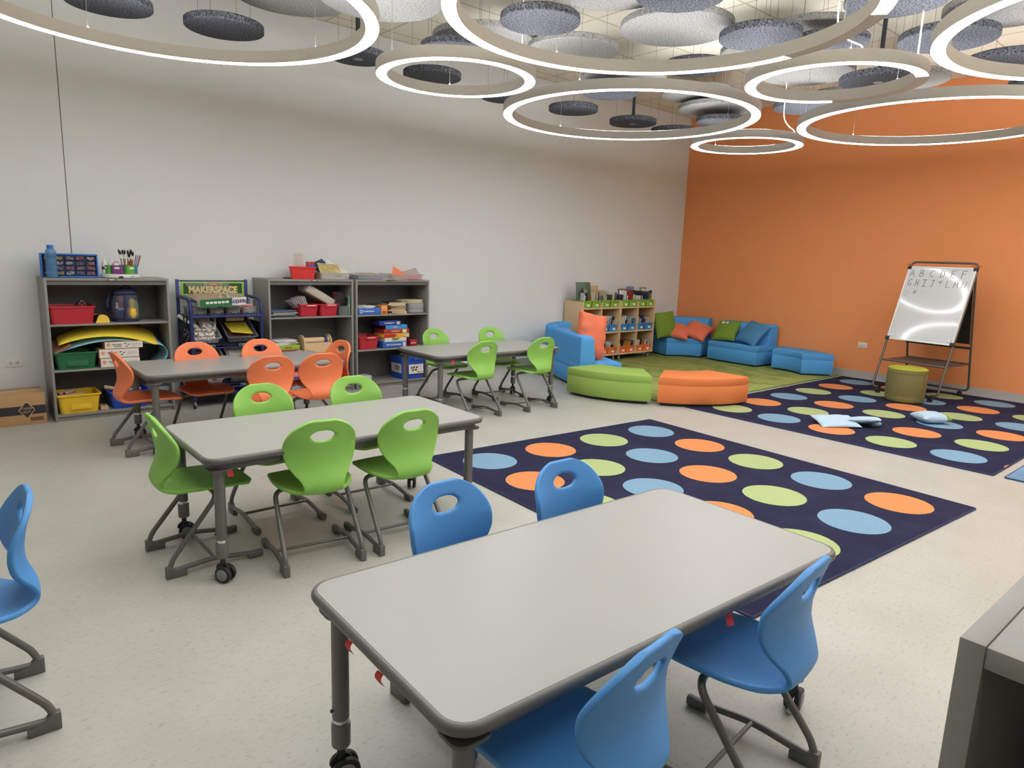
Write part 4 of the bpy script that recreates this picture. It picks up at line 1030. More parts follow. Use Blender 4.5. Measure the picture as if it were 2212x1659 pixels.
def brand_card(t, w, d, h):
    c = MB().bb(-.062, .062, -.0015, .0, -.012, .012).build('rim_label', mat('red_label', (214, 56, 62), .4), t, loc=(.015, -d / 2 - .009, h * .90))
    text('SCHOLASTIC', .0155, M_WLET, c, (.004, -.0018, 0), FRONT, bold=.0004)
gR = 'red bins with a printed rim label'
tub_thing('storage_bin', 'left red bin with a printed rim label holding loose papers', 2.955, 3.168, BY, 7.10, at_shelf(2), .957, M_REDBIN, gR, card=brand_card)
tub_thing('storage_bin', 'right red bin with a printed rim label under a wrapped paper pack', 3.178, 3.392, BY, 7.10, at_shelf(2), .957, M_REDBIN, gR, card=brand_card)
for i in range(6):
    a = -8 - 7 * i
    tag(MB().bb(-.002, .002, -.07, .07, 0, .20).build('loose_paper', mat('news_paper', (222, 216, 212), .8, var=.2, vscale=40), None, (3.06 - .012 * i + .03, 6.93, .85), (0, rad(-22 - 5 * i), rad(10))), 'loose printed paper fanning out of the left red bin', 'paper', 'papers in the left red bin')
t = thing('wrapped_pack', 'plastic-wrapped pack of newsprint lying slanted on the right red bin', 'pack', (3.215, 6.95, 1.045), rot=(0, rad(30), 0))
MB().bb(-.17, .16, -.10, .10, -.045, .03).build('paper_ream', mat('pink_newsprint', (216, 204, 198), .8, var=.2, vscale=60), t, bevel=.01)
MB().loft([[(x, y, z) for y, z in q] for x, q in ((-.20, rr(.16, .03, .012, 3)), (-.175, rr(.21, .09, .02, 3)), (.0, rr(.212, .092, .02, 3)), (.165, rr(.208, .086, .02, 3)), (.20, rr(.15, .03, .012, 3)))]).build('plastic_wrap', clear('crinkled_wrap', (232, 228, 216), .35, .08), t, loc=(0, 0, -.006))
t = tub_thing('clear_box', 'small clear bin at the right end of the middle bookcase upper shelf', 3.398, 3.525, BY, 7.0, at_shelf(2), .932, M_CLEARGREY, taper=.94)
for nm, lb, x, y, rot, m in (('folder', 'black folder tilted in the small clear bin', 3.455, 6.86, (0, rad(38), 0), mat('black_folder', (24, 24, 26), .5)), ('folder', 'maroon folder standing behind the black folder', 3.495, 6.92, (0, rad(6), 0), mat('maroon_folder', (112, 34, 56), .5)), ('folder', 'mint green folder at the far right against the bookcase side', 3.522, 6.86, (0, 0, rad(78)), mat('mint_folder', (150, 200, 160), .5))):
    z = .94 if 'black' in lb else (.85 if 'maroon' in lb else .831); h = .13 if 'black' in lb else .21
    tag(MB().bb(-.07, .07, -.003, .003, 0, h).build(nm, m, None, (x - (.05 if 'black' in lb else (.01 if 'maroon' in lb else 0)), y, z), rot), lb, 'folder')
# middle shelf of B
for i in range(5):
    mag('paper_pad', 'white pad in the loose stack on the middle bookcase second shelf', 2.80 + rnd.uniform(-.02, .02), 6.92, .545 + .010 * i, .24, .20, 0, 0, rnd.uniform(-14, 14), mat('pad_white', (226, 224, 220), .6, var=.25, vscale=50), 'white pads on the second shelf', .008)
game_box('game_box', 'lime green game box under the white pads', 2.72, 2.945, .492, .540, BY, 7.08, mat('lime_carton', (150, 176, 52), .4), None, 'APPLES', mat('red_print', (190, 50, 40), .5), None, sz=.024)
game_box('game_box', 'dark red game box under the lime green box', 2.72, 2.962, Z1, .490, BY, 7.08, mat('dark_red_carton', (140, 34, 44), .4), None, None, None, None, extra=lambda t, w, d, h: MB().bb(w / 2 - .05, w / 2 - .01, -d / 2 - .0012, -d / 2, .006, h - .006).build('barcode', M_WBOX, t))
t = thing('paper_roll_holder', 'wooden tape roll holder with arched ends on the second shelf', 'roll holder', (3.165, 6.92, Z1))
for s in (-1, 1):
    ol = [(-.09, 0), (.09, 0), (.09, .11)] + [(.09 * math.cos(rad(a)), .11 + .075 * math.sin(rad(a))) for a in range(15, 180, 15)] + [(-.09, .11)]
    MB().loft([[(x, y, z) for y, z in ol] for x in (s * .15 - .007, s * .15 + .007)]).build('end_panel', M_WOOD, t, bevel=.002)
MB().bb(-.143, .143, -.085, -.073, 0, .105).build('front_board', M_WOOD, t)
MB().bb(-.143, .143, .073, .085, 0, .105).build('rear_board', M_WOOD, t)
MB().lathe([(.033, -.143), (.033, .143)], 24).build('dowel', M_WOOD, t, loc=(0, -.03, .125), rot=(0, PI / 2, 0))
MB().lathe([(.045, 0), (.045, .03)], 24).build('blue_roll', mat('navy_roll', (40, 62, 110), .5), t, loc=(.085, -.03, .125), rot=(0, PI / 2, 0))
# bottom shelf of B
for i, (lb, m, z0, z1, x0, x1) in enumerate((('light blue game box low in the middle bookcase, seen between orange chairs', mat('cyan_carton', (120, 170, 215), .4, var=.3), Z0, .14, 2.78, 2.95), ('purple game box on the light blue one low in the middle bookcase', mat('purple_carton', (92, 62, 110), .4, var=.4), .142, .20, 2.79, 2.95), ('pink game box topmost of the low game stack in the middle bookcase', mat('pink_carton', (214, 120, 140), .4, var=.4), .202, .25, 2.80, 2.94))):
    game_box('game_box', lb, x0, x1, z0, z1, BY + .02, 7.05, m, None, None, None, 'game boxes low in the middle bookcase')
game_box('game_box', 'black and purple game box standing at the right of the middle bookcase', 3.36, 3.525, Z0, .365, BY + .03, 7.08, mat('black_purple_carton', (44, 32, 58), .35, var=.8, vscale=18), None, 'SPOOKY', mat('gold_print', (226, 200, 90), .5), None, sz=.034,
         extra=lambda t, w, d, h: MB().loft([[(x, y, z) for x, z in disc(.03, h - .07, .035, .035)] for y in (-d / 2 - .0016, -d / 2)]).build('printed_face', mat('peach_print', (226, 160, 130), .5), t))

# ---- bookcase C
t = tub_thing('clear_tray', 'clear shallow tray with dark folders on top of the right bookcase', 3.625, 3.98, 6.81, 7.14, Z3, 1.272, M_CLEAR, taper=.94)
tag(MB().bb(-.15, .15, -.12, .13, 0, .035).build('folder_stack', mat('slate_folder', (96, 98, 104), .5), None, (3.80, 6.98, Z3 + .005), bevel=.003), 'slate grey folder stack inside the clear tray', 'folders')
tag(MB().bb(-.11, .11, -.05, .07, 0, .004).build('brown_card', M_CARD, None, (3.84, 7.02, 1.272), (rad(2), 0, rad(4))), 'brown card lying across the clear tray', 'card')
t = tub_thing('clear_tray', 'clear bin with orange paper on top of the right bookcase', 4.05, 4.49, 6.83, 7.13, Z3 + .006, 1.278, M_CLEAR, taper=.93)
tag(MB().bb(-.14, .14, -.11, .11, 0, .046).build('paper_ream', mat('orange_paper', (240, 136, 96), .8), None, (4.31, 6.97, Z3 + .010), (0, 0, 0)), 'orange paper ream inside the clear bin', 'paper')
for i, (lb, m, x, rot) in enumerate((('orange sheet poking up from the clear bin', mat('orange_paper', (240, 136, 96), .8), 4.24, (rad(70), rad(24), rad(10))), ('grey sheet poking up at the right of the clear bin', mat('grey_paper', (170, 166, 160), .8), 4.42, (rad(66), rad(-16), rad(-6))))):
    tag(MB().bb(-.09, .09, -.06, .06, 0, .002).build('loose_sheet', m, None, (x, 7.0, 1.272), rot), lb, 'paper')
for i, (lb, m, x, y, rz, w) in enumerate((('maroon paper under the clear bin on the right bookcase', mat('maroon_paper', (120, 44, 50), .7), 4.12, 6.89, 12, .36), ('white paper sticking out under the clear bin on the right bookcase', M_PAPER, 4.10, 6.90, -8, .30), ('peach paper lying under the clear bin at its right side', mat('peach_paper', (226, 170, 150), .7), 4.32, 6.91, 2, .32))):
    tag(MB().bb(-w / 2, w / 2, -.10, .10, 0, .0018).build('loose_sheet', m, None, (x, y, Z3 + .0005 + .0018 * i), (0, 0, rad(rz))), lb, 'paper')
game_box('kit_box', 'blue planetarium box on the right bookcase upper shelf', 3.622, 3.902, at_shelf(2), .904, BY, 7.0, mat('cobalt_carton', (58, 104, 190), .4), None, 'PLANETARIUM', M_WLET, None, sz=.020, extra=lambda t, w, d, h: MB().lathe([(.013, 0), (.019, 0), (.019, .0006), (.013, .0006)], 20, closed=True).build('ring_logo', M_WLET, t, loc=(-w / 2 + .035, -d / 2 - .0008, h / 2), rot=FRONT))
for i in range(3):
    tag(MB().bb(-.09, .09, -.09, .09, 0, .006).build('booklet', M_PAPER, None, (3.73 + .01 * i, 6.90, .905 + .0065 * i), (0, 0, rad(8 * i - 6))), 'cream booklet piled on the blue planetarium box', 'booklet', 'booklets on the planetarium box')
tag(MB().tube([(-.06, 0, 0), (-.02, .01, .02), (.02, -.01, .005), (.06, 0, .018)], .014, 8, fillet=.02).build('black_headset', M_BLACK, None, (3.865, 6.95, .916)), 'black cable gadget bunched on the blue planetarium box right end', 'gadget')
game_box('kit_box', 'small orange box right of the blue planetarium box', 3.905, 3.985, at_shelf(2), .928, BY, 6.92, mat('orange_carton', (232, 150, 70), .5), None, None, None, None, extra=lambda t, w, d, h: [MB().bb(-.026 + .028 * k, -.002 + .028 * k, -d / 2 - .001, -d / 2, .012, .036).build('printed_square', mat('rust_print', (150, 70, 40), .5), t) for k in (0, 1)])
rnd = random.Random(31)
z = at_shelf(2)
for i in range(9):
    th = rnd.uniform(.011, .018)
    o = MB(); w, d = .225, .16
    o.bb(-w / 2, w / 2, -d / 2, d / 2, 0, .002); o.bb(-w / 2, w / 2, -d / 2, d / 2, th - .002, th); o.bb(-w / 2, -w / 2 + .003, -d / 2, d / 2, 0, th); o.bb(-w / 2 + .003, w / 2 - .004, -d / 2 + .003, d / 2 - .003, .002, th - .002, 1)
    tag(o.build('paperback', [rnd.choice([COVERS[8], COVERS[1], COVERS[9], COVERS[2]]), mat('aged_paper', (222, 204, 168), .8)], None, (4.135 + rnd.uniform(-.012, .012), 6.90 + rnd.uniform(-.01, .01), z), (0, 0, rad(rnd.uniform(-8, 8)))), 'paperback in the leaning stack on the right bookcase upper shelf', 'book', 'stacked paperbacks in the right bookcase')
    z += th + .0006
t = thing('grey_case', 'grey rounded case under envelopes on the right bookcase upper shelf', 'case', (4.388, 6.93, at_shelf(2)))
MB().loft([[(x, y, z) for x, y in rr(.212 + e, .24 + e, .05, 6)] for e, z in ((-.02, 0), (0, .01), (.002, .055))]).build('lower_half', mat('case_grey', (150, 152, 156), .5), t)
MB().loft([[(x, y, z) for x, y in rr(.212 + e, .24 + e, .05, 6)] for e, z in ((.002, .058), (0, .105), (-.02, .116))]).build('upper_half', mat('case_grey', (150, 152, 156), .5), t)
for i in range(4):
    tag(MB().bb(-.13, .13, -.08, .08, 0, .007).build('envelope', mat('cream_envelope', (224, 206, 166), .8), None, (4.37 + rnd.uniform(-.03, .01), 6.93, at_shelf(2) + .118 + .009 * i), (0, 0, rad(rnd.uniform(-12, 12)))), 'cream envelope piled on the grey case', 'envelope', 'envelopes on the grey case')
tub_thing('storage_bin', 'red bin with a printed rim label left of the game stack', 3.632, 3.885, BY, 7.10, Z1, .588, M_REDBIN, gR, card=brand_card)
games = [('bottom', 3.932, 4.246, Z1, .511, mat('royal_carton', (40, 92, 176), .4, var=.1), 'BATTLE-GROUNDS', M_WLET, .022), ('second from the bottom', 3.955, 4.241, .512, .556, mat('white_game', (226, 224, 216), .4), 'LOGO', mat('olive_game_print', (110, 110, 40), .5), .022), ('third from the bottom, yellow and red', 3.94, 4.281, .557, .604, mat('yellow_red_game', (222, 176, 60), .4), 'KNEX', M_REDBIN, .022),
         ('third from the top, red', 3.948, 4.278, .605, .655, mat('brick_red_game', (176, 52, 44), .4), 'CONNECT', mat('pink_print', (236, 190, 180), .5), .024), ('second from the top, light blue', 3.968, 4.252, .656, .700, mat('azure_game', (58, 150, 214), .4), 'Battle', mat('pink_print', (236, 190, 180), .5), .022), ('topmost, dark blue', 3.90, 4.168, .701, .750, mat('navy_game', (40, 62, 150), .4), 'CONNECT 4', M_WLET, .022)]
for l, x0, x1, z0, z1, m, tx, tm, sz in games:
    def ext(t, w, d, h, l=l):
        if 'yellow' in l: MB().bb(-w / 2 + .004, -.02, -d / 2 - .0012, -d / 2, .003, h - .003).build('red_print', mat('game_red', (186, 50, 44), .4), t)
        if 'bottom' == l or 'topmost' in l or 'yellow' in l: MB().bb(w / 2 - .055, w / 2 - .012, -d / 2 - .0012, -d / 2, .008, h - .008).build('barcode', mat('barcode_print', (200, 200, 205), .5, var=.5, vscale=160), t)
        if 'light blue' in l: MB().bb(-w / 2 - .0012, -w / 2, -d / 2, d / 2, .002, h - .002).build('maroon_end', mat('maroon_game', (100, 30, 40), .4), t)
        if 'top, red' in l: MB().bb(w / 2 - .09, w / 2 - .035, -d / 2 - .0012, -d / 2, .004, h - .004).build('dog_print', mat('cream_print', (232, 210, 160), .5, var=.5, vscale=60), t)
        if 'second from the bottom' in l: MB().loft([[(x, y, z) for x, z in [(.055 * math.cos(rad(a)) + .0, h - .002 - .028 * abs(math.sin(rad(a)))) for a in range(180, 361, 15)]] for y in (-d / 2 - .0012, -d / 2)]).build('green_print', mat('pea_print', (130, 150, 40), .5), t)
    game_box('game_box', 'game box in the right bookcase stack, ' + l, x0, x1, z0, z1, BY + .01, 7.03, m, None, tx, tm, 'stacked game boxes in the right bookcase', rz=(-3 if 'topmost' in l else 0), sz=sz, extra=ext)
game_box('game_box', 'small red game box at the right of the game stack', 4.30, 4.40, Z1, .515, BY + .04, 7.05, mat('small_red_carton', (168, 34, 40), .4), None, 'MATCH', M_WLET, None, rz=6, sz=.02)
t = tub_thing('storage_box', 'royal blue storage box with white printed labels on the right bookcase floor shelf', 4.185, 4.515, BY + .015, 7.11, Z0, .315, M_BLUBIN, taper=.90)
lp = MB().bb(-.10, .10, -.002, 0, -.055, .055).build('printed_label', M_WBOX, t, loc=(.03, -.148, .115), rot=(rad(-4), 0, 0))
lq = MB().bb(-.002, 0, -.11, .11, -.055, .055).build('printed_label', M_WBOX, t, loc=(-.156, -.01, .125), rot=(0, rad(-4), 0))
for i, (dx, dz) in enumerate(((-.06, .015), (-.03, .02), (-.045, -.012), (-.005, -.01), (.01, .018))):
    MB().bb(dx - .012, dx + .012, -.0028, -.002, dz - .01, dz + .01).build('printed_part', M_KLET, lp, bevel=.001)
    MB().bb(-.0028, -.002, dx - .012, dx + .012, dz - .01, dz + .01).build('printed_part', M_KLET, lq, bevel=.001)
MB().bb(.02, .035, -.0028, -.002, -.045, -.03).build('red_square', M_RED, lp); text('education', .016, M_KLET, lp, (.066, -.0026, -.038), FRONT)
MB().bb(-.06, .06, -.02, .0, -.014, .014).build('handle_lip', M_BLUBIN, t, loc=(.04, -.160, .238), bevel=.004)
MB().bb(-.145, .145, -.135, .135, .232, .244).build('lid_tray', clear('lid_clear', (205, 210, 220), .5), t)
game_box('kit_box', 'small white and grey box on the right bookcase floor shelf', 3.69, 3.81, Z0, .135, BY + .05, 7.0, mat('grey_white_carton', (196, 194, 194), .5, var=.2), None, None, None, None)

# ---- cardboard carton on the floor
t = thing('cardboard_box', 'brown cardboard carton with a black stripe on the floor at the left edge', 'box', (.40, 6.98, 0))
w, d, h = .63, .32, .262
MB().bb(-w / 2, w / 2, -d / 2, d / 2, 0, h).build('carton', M_CARD, t, bevel=.003)
MB().bb(-w / 2, w / 2, -.03, .03, h, h + .0008).build('packing_tape', mat('tan_tape', (192, 158, 118), .3), t)
MB().bb(-w / 2 + .002, w / 2 - .002, -d / 2 - .001, -d / 2, .088, .160).build('black_stripe', M_INK, t)
dm = [(0, -.075), (.058, 0), (.022, .048), (.012, .066), (-.012, .066), (-.022, .048), (-.058, 0)]
e = MB().loft([[(x, y, z) for x, z in dm] for y in (-.0016, 0)]).build('emblem', mat('tan_print', (214, 172, 120), .6), t, loc=(.18, -d / 2 - .0008, .125))
MB().loft([[(x * .9, y, z * .9) for x, z in dm] for y in (-.0022, -.0014)]).build('emblem_field', M_INK, e)
text('TOUGH', .026, mat('tan_print', (214, 172, 120), .6), e, (0, -.0026, .014), FRONT); text('GUY', .026, mat('tan_print', (214, 172, 120), .6), e, (0, -.0026, -.016), FRONT)
MB().bb(.20, .29, -d / 2 - .001, -d / 2, .03, .062).build('ink_stamp', mat('stamp_print', (110, 80, 56), .7, var=.8, vscale=120), t)
MB().bb(-.23, -.02, -.10, -.045, h, h + .0008).build('shipping_label', M_WBOX, t)
# ------------------------------------------------------------------ rolling storage cart between the bookcases
CX0, CX1, CYF, CYB = 1.868, 2.516, 6.70, 7.10
t = cart = thing('storage_cart', 'navy rolling storage cart with a lettered sign between the grey bookcases', 'cart', ((CX0 + CX1) / 2, 6.9, 0))
hx, yf, yb = (CX1 - CX0) / 2, CYF - 6.9, CYB - 6.9
for s in (-1, 1):
    MB().bb(s * hx - .014, s * hx + .014, yb - .014, yb + .014, .075, 1.195).build('rear_post', M_NAVY, t, bevel=.004)
    MB().tube([(s * hx, yb, 1.035), (s * hx, yf + .06, 1.03), (s * hx, yf, .96), (s * hx, yf, .075)], .0155, 12, fillet=.07).build('front_post', M_NAVY, t)
    c = None
    for y in (yf, yb):
        c = MB().lathe([(.006, .05), (.006, .08)], 8).bb(-.012, .012, -.004, .02, .03, .056).build('caster', M_CHROME, t, loc=(s * hx, y, 0))
        MB().lathe([(.022, -.009), (.027, -.006), (.027, .006), (.022, .009)], 18, M=Matrix.Translation((0, .012, .027)) @ Matrix.Rotation(rad(50), 4, 'Z') @ Matrix.Rotation(PI / 2, 4, 'X')).build('wheel', M_BLACK, c)
MB().tube([(-hx, yf, .868), (hx, yf, .868)], .013, 12).build('front_bar', M_NAVY, t)
MB().tube([(-hx + .01, yf - .01, .893), (hx - .01, yf - .01, .893)], .0035, 8).build('guard_wire', M_NAVY, t)
for i in range(6): MB().tube([(-hx + .05 + i * .11, yf - .01, .866), (-hx + .05 + i * .11, yf - .01, .893)], .0028, 6).build('wire_upright', M_NAVY, t)
MB().bb(-hx, hx, yf, yb, .858, .866).build('top_shelf', M_NAVY, t)
MB().tube([(-hx, yb, 1.18), (hx, yb, 1.18)], .007, 8).build('top_bar', M_NAVY, t)
slope = math.atan2(.19, .34)
M_DNAVY = mat('dark_navy_panel', (26, 28, 44), .5)
def slope_pt(d, zf): return (yf + .03 + d * math.cos(slope), zf + d * math.sin(slope))
for zf in (.600, .405, .215):
    y0, z0 = slope_pt(0, zf - .012); y1, z1 = slope_pt(.40, zf - .012)
    MB().loft([[(-hx + .015, y0, z0), (hx - .015, y0, z0), (hx - .015, y0, z0 + .006), (-hx + .015, y0, z0 + .006)], [(-hx + .015, y1, z1), (hx - .015, y1, z1), (hx - .015, y1, z1 + .006), (-hx + .015, y1, z1 + .006)]]).build('sloped_shelf', M_DNAVY, t)
    MB().tube([(-hx, yf, zf - .03), (hx, yf, zf - .03)], .009, 8).build('shelf_bar', M_NAVY, t)
MB().bb(-hx, hx, yf + .02, yb, .115, .135).build('bottom_shelf', M_NAVY, t, bevel=.003)
MB().bb(-hx + .015, hx - .015, yb - .004, yb, .14, .85).build('rear_panel', M_DNAVY, t)
for s in (-1, 1): MB().bb(s * (hx + .003) - .003, s * (hx + .003) + .003, yf + .02, yb - .02, .52, .80).build('side_panel', M_DNAVY, t)
# sign
sg = MB().bb(-hx + .03, hx - .03, -.004, .004, 0, .132).build('sign_board', mat('sign_lime', (152, 200, 66), .5), t, loc=(0, yb - .02, 1.042))
MB().bb(-hx + .048, hx - .048, -.0055, -.004, .016, .116).build('sign_field', mat('sign_green', (38, 82, 50), .5), sg)
text('MAKERSPACE', .085, mat('sign_gold', (244, 214, 104), .5), sg, (0, -.0062, .052), FRONT, bold=.0035, sx=.90)
MB().bb(-.048, .048, -.0066, -.0055, .096, .120).build('red_plaque', mat('sign_red', (190, 60, 52), .5), sg); text('Lakeshore', .017, M_WLET, sg, (0, -.0070, .108), FRONT)
for s in (-1, 1): MB().lathe([(.009, 0), (.012, 0), (.012, .001), (.009, .001)], 16, closed=True).build('printed_cog', M_WLET, sg, loc=(s * .07, -.0055, .108), rot=FRONT)
# tools hanging at the left side
gT = 'tools on the side of the storage cart'
for i, (y, z, a) in enumerate(((6.80, .78, 18), (6.84, .79, -24))):
    tag(MB().tube([(0, 0, 0), (0, .012, .06), (0, .0, .12)], .006, 8).build('tool_handle_bar', M_BLACK, None, (CX0 - .016, y, z - .02), (rad(a), 0, 0)), 'black tool standing at the left side of the storage cart', 'tool', gT)
for i, (y, z) in enumerate(((6.76, .72), (6.80, .735), (6.84, .70), (6.88, .73), (6.78, .66), (6.83, .63), (6.90, .68), (6.77, .60))):
    tag(MB().tube([(0, -.012, .0), (0, .0, .012), (0, .012, .002), (0, .016, -.016)], .0035, 6, fillet=.006).build('metal_clip', M_CHROME, None, (CX0 - .012, y, z)), 'shiny metal clip hooked on the left side of the storage cart', 'clip', 'clips on the storage cart side')
tag(MB().lathe([(.005, 0), (.005, .05), (.003, .052), (.003, .10)], 8).build('screwdriver', [M_REDBIN], None, (CX0 - .018, 6.76, .685), (rad(80), 0, rad(70))), 'red-handled screwdriver poking out left of the storage cart', 'tool')
# bins on the cart's top shelf
gB = 'clear bins along the top of the storage cart'
def cart_bin(x0, x1, lb, fill, fm):
    o = tub_thing('clear_bin', lb, x0, x1, 6.745, 7.05, .867, .948, M_CLEAR, gB, taper=.92)
    w = x1 - x0
    c = MB().bb(-w * .36, w * .36, -.002, 0, -.012, .012).build('label_strip', mat('teal_rim', (150, 196, 190), .5), o, loc=(.005, -.148, .030))
    MB().bb(-w * .32, w * .32, -.003, -.002, -.008, .008).build('label_field', mat('label_green_dark', (34, 48, 38), .5), c)
    MB().bb(-w * .2, w * .2, -.0036, -.003, -.003, .003).build('label_print', mat('label_gold', (214, 196, 90), .5), c)
    vs, fs = noise_grid(w * .84, .26, 10, 14, lambda u, v: .058 + .012 * math.sin(9 * u + 5 * v) * math.sin(7 * v + 3))
    f = MB().add(vs, fs)
    f.bb(-w * .42, w * .42, -.13, .13, .006, .05)
    o2 = f.build('craft_supplies', fm, None, o.location); o2['kind'] = 'stuff'; tag(o2, fill, 'supplies')
cart_bin(1.892, 2.035, 'first clear bin from the left on the storage cart', 'navy felt scraps filling the first clear bin', mat('navy_scraps', (66, 76, 116), .8, var=.3, vscale=60))
cart_bin(2.050, 2.188, 'second clear bin from the left on the storage cart', 'beige craft sticks filling the second clear bin', mat('beige_scraps', (206, 180, 160), .8, var=.35, vscale=60))
cart_bin(2.202, 2.340, 'third clear bin from the left on the storage cart', 'dark mixed bits filling the third clear bin', mat('dark_scraps', (110, 104, 100), .8, var=.5, vscale=60))
cart_bin(2.354, 2.494, 'fourth clear bin from the left on the storage cart', 'pink wrapped pieces filling the fourth clear bin', mat('pink_scraps', (214, 140, 140), .8, var=.3, vscale=60))
tag(MB().bb(-.05, .05, -.03, .03, 0, .03).build('wrapped_sweets', mat('pink_wrapped', (222, 150, 150), .5, var=.4, vscale=50), None, (2.43, 6.86, .946), (0, rad(4), 0), bevel=.01), 'pink wrapped bundle piled on the fourth clear bin', 'bundle')
# shallow carton lying tilted over the bins
t = thing('carton_tray', 'open green and white carton tray lying tilted on the cart bins', 'carton', (2.145, 6.63, .968), rot=(rad(3.5), rad(-2.5), rad(3)))
w, d, h = .43, .36, .075
MB().bb(-w / 2, w / 2, 0, d, 0, .004).build('carton_bottom', M_CARD, t)
MB().bb(-w / 2, w / 2, 0, .004, .0, h).build('front_wall', M_WBOX, t); MB().bb(-w / 2, w / 2, d - .004, d, 0, h).build('rear_wall', M_CARD, t)
for s in (-1, 1): MB().bb(s * (w / 2 - .002) - .002, s * (w / 2 - .002) + .002, 0, d, 0, h).build('side_wall', M_WBOX, t)
MB().bb(-w / 2 + .005, w / 2 - .005, .005, d - .005, .052, .056).build('inner_liner', mat('liner_brown', (176, 142, 110), .8), t)
G_ = mat('carton_green', (36, 112, 62), .5); MB().bb(-w / 2, .075, -.001, .0, 0, h).build('green_print', G_, t)
for i in range(6): MB().bb(-.165 + i * .036, -.165 + i * .036 + .029, -.0018, -.001, .03, .05).build('printed_tab', M_WLET, t, bevel=.001)
M_DB = mat('carton_navy', (44, 52, 120), .5)
text('Destiny', .062, M_DB, t, (.148, -.0012, .036), (PI / 2, PI, 0), bold=.0012)
text('Destiny', .055, M_DB, t, (-w / 2 - .0012, .16, .036), (PI / 2, PI, -PI / 2), bold=.0012)
for i in range(4):
    x = -.15 + .10 * i
    tag(MB().bb(-.045, .045, -.0012, .0012, 0, .36).build('plastic_sleeve', clear('sleeve_clear', (240, 238, 232), .03, .1), None, (2.145 + x, 6.70, 1.012), (rad(-62), rad(-8), rad(4))), 'clear plastic sleeve fanned out of the carton tray', 'sleeve', 'clear sleeves in the carton tray')
tag(MB().lathe([(.04, -.02), (.04, .02), (.036, .02), (.036, -.02)], 20, closed=True).build('tape_roll', mat('pale_tape', (216, 226, 204), .4), None, (2.165, 6.70, 1.045), (rad(60), 0, rad(14))), 'pale roll of clear tape in the carton tray', 'tape')
# sloped trays and what lies in them
def tray(lb, cx, zf, w, depth, col, h=.072):
    y, z = slope_pt(.0, zf)
    t = thing('sloped_tray', lb, 'tray', (cx, 6.9 + y, z), rot=(slope, 0, 0), group='clear sloped trays of the storage cart')
    MB().tub(w, depth, h, .90, .02, .007, .003).build('tub', col, t, loc=(0, depth / 2, 0))
    c = MB().bb(-.052, .052, -.002, 0, -.013, .013).build('label_strip', mat('teal_rim', (150, 196, 190), .5), t, loc=(.02, -.012, -.016), rot=(-slope, 0, 0))
    MB().bb(-.047, .047, -.003, -.002, -.009, .009).build('label_field', mat('label_green_dark', (34, 48, 38), .5), c)
    MB().bb(-.03, .03, -.0036, -.003, -.003, .003).build('label_print', mat('label_gold', (214, 196, 90), .5), c)
    return t
def in_tray(tr, p): return Matrix.Translation(tr.location) @ tr.rotation_euler.to_matrix().to_4x4() @ Vector(p)
tr1 = tray('clear sloped tray heaped with white paper tubes on the storage cart', 2.005, .605, .25, .37, M_CLEAR)
tr2 = tray('clear sloped tray with yellow paper on the storage cart', 2.335, .605, .28, .38, M_CLEARGREY)
M_PT = mat('white_paper_tube', (238, 232, 222), .7, var=.03)
rnd = random.Random(41)
k = 0
for layer, (zz, n) in enumerate(((.022, 7), (.052, 6), (.082, 5), (.108, 3))):
    for i in range(n):
        x = -.10 + .20 * (i + .5) / n + rnd.uniform(-.006, .006); r = rnd.uniform(.013, .0155) if layer < 2 else rnd.uniform(.015, .019)
        y0 = .014 + rnd.uniform(0, .03) + .03 * layer; ln = rnd.uniform(.20, .27); a = rnd.uniform(-.05, .05) * (1 + layer)
        tube_thing('white paper tube heaped in the sloped tray', 'white paper tubes in the sloped tray', in_tray(tr1, (x, y0, zz)), in_tray(tr1, (x + a * .6, y0 + ln, zz + .004)), r, M_PT)
tube_thing('loose white paper tube lying crosswise behind the heap of tubes', None, in_tray(tr1, (-.06, .31, .10)), in_tray(tr1, (.09, .28, .11)), .019, M_PT)
tube_thing('white paper tube with dark opening at the right rim of the tube tray', None, in_tray(tr1, (.10, .20, .09)), in_tray(tr1, (.02, .33, .10)), .018, M_PT)
o = sheet('yellow_paper', 'yellow paper sheet curving in the right sloped tray', mat('mustard_paper', (206, 190, 50), .8, var=.04), lambda u, v: tuple(in_tray(tr2, (-.105 + .21 * u, .03 + .24 * v, .055 + .022 * (1 - v) ** 2 + .03 * (1 - u) * (1 - v)))), 10, 10, .002)
tag(MB().bb(-.10, .10, -.12, .12, 0, .018).build('red_paper', mat('russet_paper', (150, 84, 72), .8), None, in_tray(tr2, (0, .18, .012)), (slope, 0, 0)), 'stack of russet paper under the yellow sheet', 'paper')
tag(MB().lathe([(.022, -.085), (.022, .085)], 18).build('paper_roll', mat('cream_roll', (228, 218, 190), .8), None, in_tray(tr2, (.015, .315, .06)), (0, PI / 2, 0)), 'cream paper roll behind the yellow sheet', 'roll')
tr3 = tray('clear sloped tray of brown pieces in the cart row behind the orange chairs, left', 2.02, .410, .25, .36, M_CLEAR)
o = MB().bb(-.10, .10, .03, .30, .008, .045).build('brown_pieces', mat('brown_bits', (140, 116, 90), .8, var=.6, vscale=60), None, tr3.location, (slope, 0, 0)); o['kind'] = 'stuff'; tag(o, 'brown craft pieces in the left lower sloped tray', 'supplies')
tr4 = tray('clear sloped tray of pale paper in the cart row behind the orange chairs, right', 2.335, .410, .28, .36, M_CLEAR)
tag(MB().bb(-.11, .11, -.12, .12, 0, .03).build('pale_card_stack', mat('pale_card', (206, 202, 196), .7), None, in_tray(tr4, (0, .17, .01)), (slope, 0, 0)), 'pale card stack in the right lower sloped tray', 'card')
tr5 = tray('clear tray of white tubes low on the storage cart under the orange table', 2.035, .215, .22, .34, M_CLEAR)
